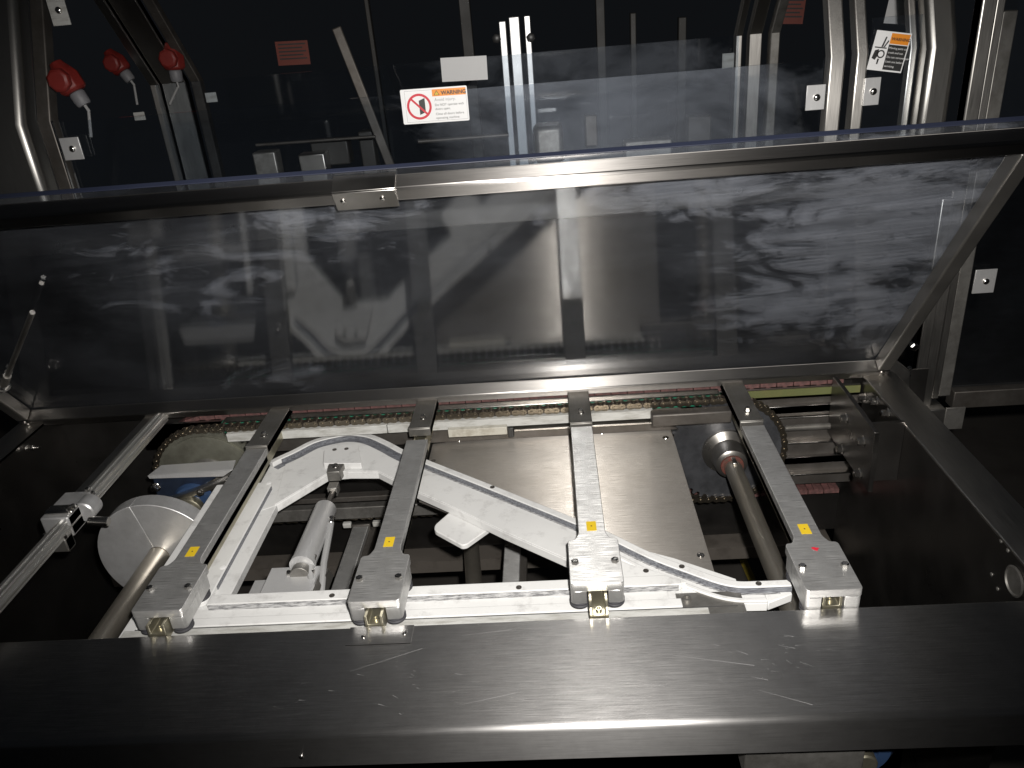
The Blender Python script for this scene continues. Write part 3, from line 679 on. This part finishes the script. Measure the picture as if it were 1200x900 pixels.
# ================================================================== PNEUMATIC CYLINDER
zc = -.078
a, b = at(386, 592, Z=zc), at(352, 662, Z=zc); x = (a.x+b.x)/2
t = T('air_cylinder', 'small round steel pneumatic cylinder linked to the white arch', 'cylinder', (x, (a.y+b.y)/2, zc-.02))
ya, yb2 = a.y, b.y
P('barrel', G().lathe([(.008, 0), (.011, .001), (.012, .006), (.0185, .010), (.0195, .012), (.0195, ya-yb2-.006), (.0205, ya-yb2-.005), (.0205, ya-yb2+.004), (.012, ya-yb2+.006)], (x, ya, zc), (0, -1, 0), 32), 'alu_bright', t)
P('piston_rod', G().cyl((x, ya-.004, zc), (x, ya+.055, zc), .0045), 'dark_iron', t)
cl = at(398, 553, Z=-.06)
P('clevis', G().box(x-.009, x+.009, ya+.040, ya+.062, zc-.008, zc+.010).prism([(x-.011, ya+.0625), (x+.013, ya+.0625), (x+.019, ya+.112), (x-.013, ya+.112), (x-.014, ya+.085)], zc+.010, zc+.031), 'steel_dull', t, .0015)
bolt(t, (x+.001, ya+.082, zc+.031), r=.005, h=.003)
P('lock_nut', G().lathe([(.0085, 0), (.0085, .006)], (x, ya+.034, zc), (0, 1, 0), 6), 'steel_bright', t)
g = G().prism([(x-.016, zc-.045), (x+.016, zc-.045), (x+.016, zc-.005)] + [(x+.016*math.cos(k*math.pi/8), zc-.005+.016*math.sin(k*math.pi/8)) for k in range(1, 8)] + [(x-.016, zc-.005)], yb2-.022, yb2-.007, 'y')
P('rear_lug', g, 'steel_dull', t, .001)
P('rear_pin', G().cyl((x-.022, yb2-.014, zc-.004), (x+.022, yb2-.014, zc-.004), .005), 'steel_bright', t)
for i, (pa, pb) in enumerate((((389, 610), (375, 700)), ((367, 655), (368, 700)))):
    s = at(*pa, Z=zc); e2 = at(*pb, Z=zc-.01)
    P('fitting', G().cyl((x+.016, s.y, zc+.004), (s.x+.004, s.y, zc+.004), .0055, 12).cyl((s.x+.001, s.y+.004, zc+.004), (s.x+.001, s.y-.014, zc+.002), .005, 12), 'steel_bright', t)
    P('air_hose', G().tube([(s.x+.001, s.y-.010, zc+.002), (s.x+.002, s.y-.03, zc-.004), (s.x-.001+(e2.x-s.x)*.4, (s.y*.45+e2.y*.55), zc-.012), (e2.x, e2.y, zc-.016), (e2.x, e2.y-.06, zc-.05)], .0055, 10), 'hose', t)
a, b = at(314, 668, Z=-.085), at(362, 692, Z=-.085)
t = T('cylinder_bracket', 'milled aluminium bracket block carrying the pneumatic cylinder', 'bracket', ((a.x+b.x)/2, (a.y+b.y)/2, -.1))
P('block', G().box(a.x+.005, b.x+.004, b.y-.004, a.y+.004, -.118, -.084), 'alu_bright', t, .001)
P('flange', G().box(wl[0][0]-.01, b.x-.002, b.y-.02, a.y+.018, -.124, -.1185), 'alu_bright', t, .001)
P('gusset', G().prism([(b.y-.004, -.118), (a.y+.02, -.118), (a.y+.004, -.09), (b.y-.004, -.086)], b.x+.0045, b.x+.016, 'x'), 'alu_dark', t, .001)

# ================================================================== SLIDE ROD + CLAMP (left)
xr, zr = -.246, .0
t = T('slide_rod', 'long fluted steel slide rod with flat bar beside dark side panel', 'rod', (xr, .25, zr))
fl_pts = []
for k in range(32):
    a = 2*math.pi*k/32; rr = .0135*(1 if k % 4 < 2 else .86); fl_pts.append((xr+rr*math.cos(a), zr+rr*math.sin(a)))
P('rod_body', G().prism(fl_pts, -.055, .545, 'y'), 'rod_steel', t, 0, ang=12)
P('flat_bar', G().box(xr-.034, xr-.0165, .215, .545, -.010, .004), 'steel_y', t, .001)
c = at(97, 598, Z=.012); yc = c.y
t = T('rod_clamp', 'steel two piece clamp block on the long slide rod', 'clamp', (xr, yc, 0))
P('clamp_body', G().box(xr-.034, xr+.013, yc-.030, yc+.048, -.018, .0195), 'alu_mill', t, .003)
P('clamp_cap', G().box(xr-.030, xr+.018, yc-.022, yc-.0, .0197, .026), 'steel_bright', t, .003)
P('clamp_ear', G().cyl((xr+.016, yc+.004, .004), (xr+.016, yc+.036, .004), .018, 24), 'alu_mill', t)
P('stud', G().cyl((xr+.028, yc-.004, -.006), (xr+.060, yc-.004, -.010), .008, 12), 'steel_bright', t)
P('lower_jaw', G().box(xr-.03, xr+.012, yc-.052, yc-.0305, -.032, -.008), 'alu_dark', t, .002)
for dx, dy, dz in ((-.036, .040, .004), (.008, .046, .020), (.012, -.018, .026), (.016, -.012, .026), (-.026, -.040, -.008), (.010, -.046, -.008), (.014, .046, .012)): bolt(t, (xr+dx, yc+dy, dz), r=.004, h=.006, washer=False)

# ================================================================== LID (open guard)
TH = R(54); tv = Vector((0, -math.cos(TH), math.sin(TH))); nv = Vector((0, -math.sin(TH), -math.cos(TH)))   # up the sheet, inner normal
P0 = Vector((-.545, .549, -.007)); WL = 1.742; HL = .622
ML = Matrix((Vector((1, 0, 0)), tv, Vector((1, 0, 0)).cross(tv))).transposed().to_4x4(); ML.translation = P0
# local: x across, y up the sheet, z = outer normal (-nv); frame inner face at z=0
lid = T('hinged_guard', 'open hinged lid of clear stained polycarbonate in a stainless tube frame', 'lid', tuple(P0))
lid.rotation_euler = ML.to_euler()
def LP(name, g, mat, bev=0, seg=2):
    g.v = [Vector((v.x, v.y, -v.z)) for v in g.v]          # drawn with z outward, local z points inward
    o = P(name, g, mat, None, bev, seg); o.parent = lid; return o
fw, ft = .024, .028
LP('frame_member', G().box(0, WL, 0, fw, 0, ft), 'steel_x', .003, 3)
LP('frame_member', G().box(0, WL, HL-fw, HL, 0, ft), 'steel_x', .004, 3)
LP('frame_member', G().box(0, fw, fw+.0006, HL-fw-.0006, 0.0008, ft), 'steel_side', .003, 3)
LP('frame_member', G().box(WL-fw, WL, fw+.0006, HL-fw-.0006, 0.0008, ft), 'steel_side', .003, 3)
pane = LP('pane', G().box(-.002, WL+.002, -.002, HL+.007, ft+.0006, ft+.0066), 'lid_pane')
LP('pane_edge', G().box(-.002, WL+.002, HL+.0072, HL+.009, ft+.0004, ft+.0080), 'edge_blue', .0006)
def lidpt(px, py, off=0.):
    d = ray(px, py); nn = nv; s = ((P0+nn*off-CAM).dot(nn))/d.dot(nn); return ML.inverted() @ (CAM+d*s)
a, b = lidpt(381, 208), lidpt(458, 205)
LP('latch_plate', G().box(a.x, b.x, HL-.030, HL+.003, -.0035, -.0004), 'steel', .0008)
LP('latch_plate_fold', G().box(a.x, b.x, HL+.0004, HL+.003, -.0003, ft), 'steel', .0006)
for px in ((393, 213), (441, 211)):
    p = lidpt(*px, off=.0035); o = bolt(lid, (0, 0, 0), r=.004, h=.0025, washer=False, kind='button', name='rivet'); o.location = (p.x, HL-.012, .0035); o.rotation_euler = (0, 0, 0)
# weld blobs at the bottom corners
for xx in (fw*.6, WL-fw*.6):
    g = G()
    for k in range(5): g.lathe([(.002, 0), (.0045, .0012), (.003, .0028)], (xx+random.uniform(-.003, .003), .004+k*.005, -.0002), (0, 0, -1), 10)
    LP('weld_bead', g, 'steel_bright')
# gas strut at the left
p0 = ML @ (lidpt(38, 366)); p1 = at(4, 452, X=-.515)
t = T('gas_strut', 'slim gas strut propping the lid beside the dark side panel', 'strut', tuple(p1))
P('strut_rod', G().cyl(p0, p1, .0045, 14), 'steel', t); P('strut_body', G().cyl(p1+(p0-p1)*.0, p1+(p0-p1)*.16, .0075, 16), 'steel_dull', t)
bolt(t, p1, (.4, -1, .5), r=.009, h=.008)
# hinge block at the right
c = at(1050, 455, Y=.57)
t = T('hinge_block', 'chamfered steel hinge block beside the corner of the lid', 'hinge', (c.x, .57, c.z))
q = [at(*p, Y=.572) for p in ((1041, 429), (1050, 423), (1067, 436), (1066, 470), (1049, 470))]
P('block', G().prism([(v.x, v.z) for v in q], .572, .600, 'y'), 'steel', t, .0015)
P('pivot_pin', G().cyl((c.x-.02, .585, c.z+.022), (c.x+.03, .585, c.z+.022), .006), 'steel_bright', t)

# ================================================================== REAR GUARD: posts, panes, tabs
YN, YF, ZBD = .70, 1.50, .568
ZSL, ZSF = .372, .235                          # tops of the sill beams that carry the near and far posts
tag(P('guard_sill', G().box(-.75, 1.36, YN-.015, YN+.10, ZSL-.06, ZSL-.0005), 'dark_panel', None, .003), 'dark sill beam carrying the bent guard posts behind the lid', 'beam')
tag(P('far_sill', G().box(-.9, 1.4, YF-.03, YF+.16, ZSF-.06, ZSF-.0005), 'dark_panel', None, .003), 'dark sill beam carrying the far side guard posts', 'beam')
def post(x0, x1, y, zb, zt, lean, dep, mat, lab, name='guard_post', bev=.003, group='bent guard posts'):
    """upright, then bent; lean>0 leans away from the front"""
    la = R(lean); h = zt-ZBD; k = math.tan(la)*h
    o = .0; c = math.tan(la/2)*dep*0
    pts = [(y, zb), (y+dep, zb), (y+dep, ZBD), (y+dep+k, zt), (y+k, zt), (y, ZBD)]
    return tag(P(name, G().prism(pts, x0, x1, 'x'), mat, None, bev, 3), lab, 'post', group)
def xs(px0, px1, py, y): return at(px0, py, Y=y).x, at(px1, py, Y=y).x
x0, x1 = xs(966, 982, 150, YN); post(x0, x1+.002, YN, ZSL, .95, 25, .03, 'steel_z', 'bright bent steel post beside the bolted pane tab')
x0, x1 = xs(996, 1009, 150, YN); post(x0, x1, YN, ZSL, .95, 25, .03, 'steel_z', 'narrow bent steel post beside the pinch point label')
x0, x1 = xs(1082, 1116, 150, YN); post(x0, x1, YN+.02, ZSL, .95, 25, .05, 'steel_dark', 'wide rounded steel housing post behind the lid corner', 'housing_post', .012)
x0, x1 = xs(1071, 1080, 150, YN); post(x0, x1, YN+.06, ZSL, .95, 25, .02, 'steel_z', 'slim dull steel post beside the wide housing post')
xD0, xD1 = xs(1125, 1142, 150, YN); tag(P('guard_post', G().box(xD0, xD1, YN-.01, YN+.02, -.17, 1.0), 'steel_z', None, .003), 'straight bright steel post between housing post and corner post', 'post', 'straight guard posts')
xE0 = at(1100, 467, Y=YN).x; 
t = T('corner_post', 'straight steel corner post with folded foot and dark flank beside the dark pane', 'post', (xE0, YN, -.15))
P('post_body', G().box(xE0-.016, xE0-.0005, YN, YN+.03, -.143, 1.0), 'steel_z', t, .002); P('flank', G().box(xE0, xE0+.026, YN+.004, YN+.03, -.14, .62), 'steel_dull', t, .002)
fz = at(1100, 470, Y=YN).z
P('foot', G().box(xE0-.05, xE0+.004, YN-.03, YN+.02, fz-.05, fz-.004), 'steel', t, .002); P('foot_fold', G().box(xE0+.0045, xE0+.045, YN-.03, YN-.026, fz-.055, fz-.002), 'steel_dull', t, .001)
# the short post between hinge and corner post
x0, x1 = xs(1079, 1092, 400, YN); tag(P('guard_post', G().box(x0-.01, x1-.01, YN-.02, YN+.0, -.12, .30), 'steel_z', None, .002), 'short steel post beside the hinge block', 'post', 'straight guard posts')
for px in ((1073, 408), (1079, 445)):
    p = at(*px, Y=YN-.03); 
    lb = 'bright hexagon bolt beside the short steel post, ' + ('next to the hinge block' if px[1] > 420 else 'above the hinge block')
    tag(P('bolt_stub', G().lathe([(.009, 0), (.009, .008), (.006, .010)], (p.x, p.y+.012, p.z), (0, -1, 0), 6).cyl((p.x, p.y+.06, p.z), (p.x, p.y+.01, p.z), .005, 10), 'steel_bright'), lb, 'bolt', 'bolts beside the short steel post')
# left: wide housing and post
x0, x1 = xs(-70, 44, 200, YN-.02); post(x0, x1, YN-.02, ZSL, .95, 25, .06, 'steel_dark', 'wide rounded steel housing post beside the red connector', 'housing_post', .014)
x0, x1 = xs(66, 82, 214, YN); post(x0, x1, YN, ZSL, .95, 25, .03, 'dark_iron', 'dark bent post with bright edge beside the red connector')
xl2 = x1
tag(P('post_edge', G().prism([(YN-.001, ZSL), (YN+.004, ZSL), (YN+.004, ZBD), (YN-.001, ZBD)], xl2+.0003, xl2+.0022, 'x'), 'steel_bright'), 'thin bright steel edge strip on the dark bent post', 'strip')
# far-side posts lean to the front
def far(px0, px1, py, lab, mat='steel_z', y=YF, dep=.03, lean=-40): x0, x1 = xs(px0, px1, py, y); return post(x0, x1, y, ZSF, .95, lean, dep, mat, lab, group='far side guard posts')
far(188, 199, 150, 'slim far side post beside the far red connector'); far(202, 230, 150, 'wide far side post carrying the round red connector', y=YF+.02); far(236, 247, 150, 'dark slim far side post beside the wide far post', 'dark_iron')
far(858, 866, 150, 'slim far side post with bright edge left of its pair' if False else 'slim far side post beside the far pane clip'); far(873, 888, 150, 'wide far side post between two slim far posts', y=YF+.02); far(897, 908, 150, 'dull far side post beside the dim red label', 'steel_dull')
# centre aluminium profile
t = T('profile_post', 'bright aluminium profile post of three strips behind the warning label', 'post', (.51, 1.6, 0))
for px0, px1, top, mt, yy in ((584, 592, 24, 'alu_bright', 1.60), (596, 608, 20, 'alu_bright', 1.585), (614, 621, 20, 'alu_bright', 1.60)):
    x0, x1 = xs(px0, px1, 20, yy); dxx = .0
    P('strip', G().box(x0, x1, yy, yy+.02, ZSF, at(600, top, Y=yy).z), mt, t, .002)
for px in ((582, 45), (622, 44)): bolt(t, at(*px, Y=1.6), (0, -1, 0), r=.012, h=.012, washer=False, mat='black', name='knob')
# diagonal stay
a, b = at(394, 32, Y=1.25), at(460, 200, Y=1.25); d = b-a
q = Matrix.Translation(a) @ d.to_track_quat('X', 'Y').to_matrix().to_4x4()
tag(P('diagonal_stay', G().box(0, d.length*1.12, -.012, .012, -.004, .004, q), 'dark_iron', None, .003), 'flat grey diagonal stay behind the warning label pane', 'stay')
# panes
def pane_obj(x0, x1, y, z0, z1, lab, mat='guard_pane', tilt=0):
    pts = [(y, z0), (y+.006, z0), (y+.006+math.tan(tilt)*(z1-z0), z1), (y+math.tan(tilt)*(z1-z0), z1)]
    return tag(P('clear_guard', G().prism(pts, x0, x1, 'x'), mat), lab, 'pane', 'clear guard panes')
xA = at(962, 150, Y=YN).x
pane_obj(xl2+.006, xA, YN+.012, ZSL, at(964, 71, Y=YN).z, 'upright hazy clear guard pane carrying the warning label')
pane_obj(-.52, 1.10, YF-.012, ZSF, at(700, 55, Y=YF).z, 'far upright clear guard pane with a white label back')
pane_obj(at(1012, 150, Y=YN).x, at(1068, 150, Y=YN).x, YN+.012, ZSL, at(1000, 66, Y=YN).z+.06, 'narrow upright guard pane carrying the pinch point label', 'guard_pane_clean')
pane_obj(xE0+.03, xE0+.8, YN+.012, at(1150, 455, Y=YN).z, .8, 'dark clear guard pane beside the corner post', 'guard_pane_clean')
tag(P('pane_sill', G().box(xE0+.03, xE0+.8, YN-.004, YN+.03, at(1150, 462, Y=YN).z-.03, at(1150, 457, Y=YN).z), 'dark_iron', None, .002), 'dark sill bar under the guard pane beside the corner post', 'sill')
# tabs
for px, y, lab, sz in (((955, 114), YN, 'bolted steel tab holding the hazy pane', (.017, .022)), ((1021, 107), YN, 'bolted steel tab under the pinch point label', (.014, .024)), ((85, 174), YN, 'bolted steel tab below the near red connector', (.019, .021)), ((69, 12), YN+.06, 'bolted steel tab above the near red connector', (.017, .026)), ((1153, 329), YN, 'bolted steel tab beside the corner post', (.021, .025)), ((853, 71), YF, 'pale clip plate on the far slim post', (.016, .019)), ((248, 114), YF, 'pale clip plate beside the dark far post', (.016, .013)), ((164, 136), YF, 'pale clip plate beside the slim far post', (.016, .011))):
    c = at(*px, Y=y); t = T('pane_tab', lab, 'tab', (c.x, y, c.z), 'tabs holding the guard panes')
    P('tab_plate', G().box(c.x-sz[0], c.x+sz[0], y-.004, y-.001, c.z-sz[1], c.z+sz[1]), 'alu_bright' if y == YN else 'uhmw_dirty', t, .0006)
    if y < YF: bolt(t, (c.x+.002, y-.004, c.z), (0, -1, 0), r=.0065, h=.005, kind='button', washer=False)
# red connectors
def connector(px, y, ang, sc, lab):
    c = at(*px, Y=y); t = T('cable_connector', lab, 'connector', tuple(c), 'red cable connectors')
    M = Matrix.Translation(c) @ Matrix.Rotation(ang, 4, 'Y') @ Matrix.Scale(sc, 4)
    def L_(prof, mat, nm, d=(0, 0, 1), o=(0, 0, 0)):
        g = G().lathe(prof, o, d, 8 if mat == 'red' else 16); g.v = [M @ v for v in g.v]; P(nm, g, mat, t, .002*sc if mat == 'red' else 0)
    L_([(.020, 0), (.026, .006), (.027, .030), (.022, .040), (.015, .052), (.012, .060)], 'red', 'shell', (0, 0, 1), (0, 0, -.022))
    L_([(.018, 0), (.022, .003), (.022, .014), (.016, .018)], 'red', 'front_ring', (0, -1, 0), (0, -.018, .004))
    L_([(.013, 0), (.015, .004), (.014, .022), (.012, .026)], 'gland_grey', 'gland', (0, 0, -1), (0, 0, -.0225))
    pts = [M @ Vector(v) for v in ((0, 0, -.046), (.0, 0, -.06), (-.012, .002, -.075), (-.03, .004, -.10))]
    P('cable', G().tube(pts, .003*sc, 8), 'hose', t)
connector((80, 95), YN+.02, R(-22), 1.0, 'red plastic cable connector beside the dark bent post')
connector((138, 75), YF-.06, R(-28), 1.05, 'red plastic cable connector tilted beside the slim far post'); connector((203, 70), YF-.06, R(4), 1.15, 'round red plastic cable connector on the wide far post')
# dim machinery between the panes
for (pa, pb, y, r_, mt, lab) in (((300, 170), (440, 160), 1.2, .004, 'dark_iron', 'thin horizontal rod seen through the hazy pane'), ((490, 166), (596, 158), 1.3, .006, 'dark_iron', 'dark horizontal rod behind the warning label')):
    tag(P('cross_rod', G().cyl(at(*pa, Y=y), at(*pb, Y=y), r_, 12), mt), lab, 'rod', 'rods inside the far machine')
c = at(640, 165, Y=1.3)
tag(P('motor_block', G().box(c.x-.03, c.x+.045, 1.3, 1.4, c.z-.06, c.z+.035), 'steel_dull', None, .012, 3), 'rounded dull steel block behind the profile post', 'block')
c = at(690, 140, Y=1.35); tag(P('sensor_block', G().box(c.x-.01, c.x+.022, 1.35, 1.38, c.z-.07, c.z+.01), 'dark_iron', None, .003), 'dark upright sensor block behind the hazy pane', 'block')

for px, top, y, wd, mt, lab in ((428, -5, 2.2, .008, 'dark_iron', 'thin far upright above the warning label'), (543, -5, 2.3, .02, 'dark_iron', 'dark far upright beside the white label back'), (703, -5, 2.3, .016, 'dark_iron', 'dull far upright behind the far pane'), (742, 15, 2.1, .010, 'dark_iron', 'slim dark far upright behind the far pane'), (800, 20, 2.2, .014, 'dark_iron', 'dark far upright beside the far pane clip')):
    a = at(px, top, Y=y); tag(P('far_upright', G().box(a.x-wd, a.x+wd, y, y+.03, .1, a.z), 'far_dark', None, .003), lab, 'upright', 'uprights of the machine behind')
for px, py, y, sx, sz, mt, lab in ((310, 188, 1.2, .03, .02, 'steel_dull', 'small dull block low behind the hazy pane'), (365, 186, 1.25, .035, .012, 'steel', 'flat bright bracket low behind the hazy pane'), (385, 168, 1.3, .05, .008, 'dark_iron', 'dark flat bracket beside the diagonal stay'), (430, 172, 1.35, .02, .04, 'dark_iron', 'dark box beside the foot of the diagonal stay'), (820, 150, 1.3, .03, .03, 'dark_iron', 'dark box behind the hazy pane beside the far posts'), (760, 170, 1.25, .06, .012, 'steel_dull', 'dull flat bracket low behind the hazy pane')):
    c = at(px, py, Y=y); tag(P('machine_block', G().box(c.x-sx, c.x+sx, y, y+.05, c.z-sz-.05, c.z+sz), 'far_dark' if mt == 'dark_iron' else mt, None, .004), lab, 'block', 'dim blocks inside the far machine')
# ================================================================== LABELS
def frame3(tl, tr, bl, y):
    a, b, c = at(*tl, Y=y), at(*tr, Y=y), at(*bl, Y=y); ex = (b-a).normalized(); W = (b-a).length; H = (c-a).length
    ez = Vector((0, -1, 0)); ey = ez.cross(ex); m = Matrix((ex, ey, ez)).transposed().to_4x4(); m.translation = a-ey*H; return m, W, H
def flat(parent, name, pts, mat, M, h0, h1): 
    return P(name, G().prism(pts, h0, h1, 'z', M), mat, parent)
def rect(x0, x1, y0, y1): return [(x0, y0), (x1, y0), (x1, y1), (x0, y1)]
YS = YN+.0112
M, W, H = frame3((468.5, 105.5), (546.8, 100), (474.5, 146), YS)
t = T('warning_label', 'white and orange WARNING label with red prohibition ring on the hazy pane', 'label', tuple(M.translation))
flat(t, 'label_board', rounded(rect(0, W, 0, H), .003), 'white', M, 0, .0006)
def outl(x0, x1, y0, y1, wd):
    for r_ in (rect(x0, x1, y0, y0+wd), rect(x0, x1, y1-wd, y1), rect(x0, x0+wd, y0+wd, y1-wd), rect(x1-wd, x1, y0+wd, y1-wd)): flat(t, 'border', r_, 'ink_grey', M, .0006, .0009)
outl(.06*W, .98*W, .05*H, .95*H, .0004)
flat(t, 'header', rect(.475*W, .98*W, .755*H, .955*H), 'orange', M, .0009, .0012)
text(t, 'WARNING', M @ Matrix.Translation((.61*W, .79*H, .0014)), .155*H, 'ink', bold=.0003)
flat(t, 'alert_triangle', [(.50*W, .785*H), (.585*W, .785*H), (.5425*W, .925*H)], 'ink', M, .0012, .00135)
flat(t, 'alert_triangle_field', [(.512*W, .797*H), (.573*W, .797*H), (.5425*W, .897*H)], 'yellow', M, .00136, .00145)
text(t, '!', M @ Matrix.Translation((.5425*W, .805*H, .0015)), .085*H, 'ink', 'CENTER')
text(t, 'Avoid injury.', M @ Matrix.Translation((.50*W, .615*H, .0009)), .125*H, 'ink_grey')
for k, s in enumerate(('Do NOT operate with', 'doors open.')): text(t, s, M @ Matrix.Translation((.50*W, (.475-.115*k)*H, .0009)), .095*H, 'ink')
for k, s in enumerate(('Close all doors before', 'operating machine.')): text(t, s, M @ Matrix.Translation((.50*W, (.215-.115*k)*H, .0009)), .095*H, 'ink')
cx, cy, ro, ri = .265*W, .49*H, .375*H, .305*H
ring = [(cx+ro*math.cos(a), cy+ro*math.sin(a)) for a in [2*math.pi*k/40 for k in range(41)]] + [(cx+ri*math.cos(a), cy+ri*math.sin(a)) for a in [-2*math.pi*k/40 for k in range(41)]]
flat(t, 'prohibition_ring', ring, 'ink_red', M, .0009, .0013)
da = R(-45); u_ = Vector((math.cos(da), math.sin(da))); n_ = Vector((-u_.y, u_.x))*.03*H; cc = Vector((cx, cy))
flat(t, 'door_symbol', [(cx+.0*W, cy+.17*H), (cx+.09*W, cy+.24*H), (cx+.09*W, cy-.17*H), (cx+.0*W, cy-.24*H)], 'ink', M, .0009, .0011)
flat(t, 'prohibition_bar', [tuple(cc+u_*ri+n_), tuple(cc+u_*ri-n_), tuple(cc-u_*ri-n_), tuple(cc-u_*ri+n_)], 'ink_red', M, .0012, .00145)
# pinch point label
M, W, H = frame3((1028, 35), (1069, 39.5), (1021.5, 81.5), YS)
t = T('pinch_label', 'tilted orange white and black pinch point label on the narrow pane', 'label', tuple(M.translation))
flat(t, 'label_board', rect(0, W, 0, H), 'white', M, 0, .0006)
flat(t, 'header', rect(.44*W, .97*W, .70*H, .965*H), 'orange', M, .0006, .0009)
text(t, 'WARNING', M @ Matrix.Translation((.47*W, .79*H, .0011)), .105*H, 'ink', bold=.0002)
flat(t, 'text_panel', rect(.44*W, .97*W, .04*H, .68*H), 'ink', M, .0006, .0009)
for k, s in enumerate(('Moving parts can', 'crush and cut.', 'Do not remove guard', 'Lock out before', 'servicing.')): text(t, s, M @ Matrix.Translation((.465*W, (.575-.115*k)*H, .0011)), .075*H, 'white')
cx, cy = .28*W, .42*H
ring = [(cx+.105*H*math.cos(a), cy+.105*H*math.sin(a)) for a in [2*math.pi*k/28 for k in range(29)]] + [(cx+.07*H*math.cos(a), cy+.07*H*math.sin(a)) for a in [-2*math.pi*k/28 for k in range(29)]]
flat(t, 'roller_symbol', ring, 'ink', M, .0006, .0009)
flat(t, 'belt_symbol', rect(.06*W, .40*W, .565*H, .595*H), 'ink', M, .0006, .0009)
flat(t, 'hand_symbol', [(.05*W, .30*H), (.09*W, .50*H), (.20*W, .54*H), (.20*W, .36*H), (.15*W, .26*H)], 'ink', M, .0006, .0009)
flat(t, 'finger_symbol', [(.24*W, .60*H), (.30*W, .86*H), (.34*W, .86*H), (.29*W, .60*H)], 'ink', M, .0006, .0009); flat(t, 'finger_symbol', [(.30*W, .60*H), (.39*W, .78*H), (.42*W, .76*H), (.34*W, .60*H)], 'ink', M, .0006, .0009)
flat(t, 'finger_symbol', [(.22*W, .16*H), (.26*W, .16*H), (.27*W, .30*H), (.22*W, .30*H)], 'ink', M, .0006, .0009)
# backs and far labels
def blank(tl, tr, bl, y, mat, lab, lines=0, rows=()):
    M, W, H = frame3(tl, tr, bl, y); t = T('label_back' if not lines else 'red_label', lab, 'label', tuple(M.translation)); flat(t, 'label_board', rect(0, W, 0, H), mat, M, 0, .0006)
    for k in range(lines): flat(t, 'text_bar', rect(.08*W, (.92-.1*(k % 2))*W, (.84-.15*k)*H, (.90-.15*k)*H), 'ink', M, .0006, .0009)
blank((516, 68), (570, 65), (519, 96), YF-.0135, 'white', 'blank white label back on the far pane beside the profile post')
blank((1044, -10), (1077, -8), (1041, 27), YF-.0135, 'white', 'blank pale label back above the pinch point label')
blank((322, 49), (360, 47), (327, 77), 1.75, 'red_dim', 'dim red label with dark text lines in the dark background', 5)
blank((917, -4), (945, -4), (915, 28), 1.75, 'red_dim', 'dim red label beside the dull far side post', 5)
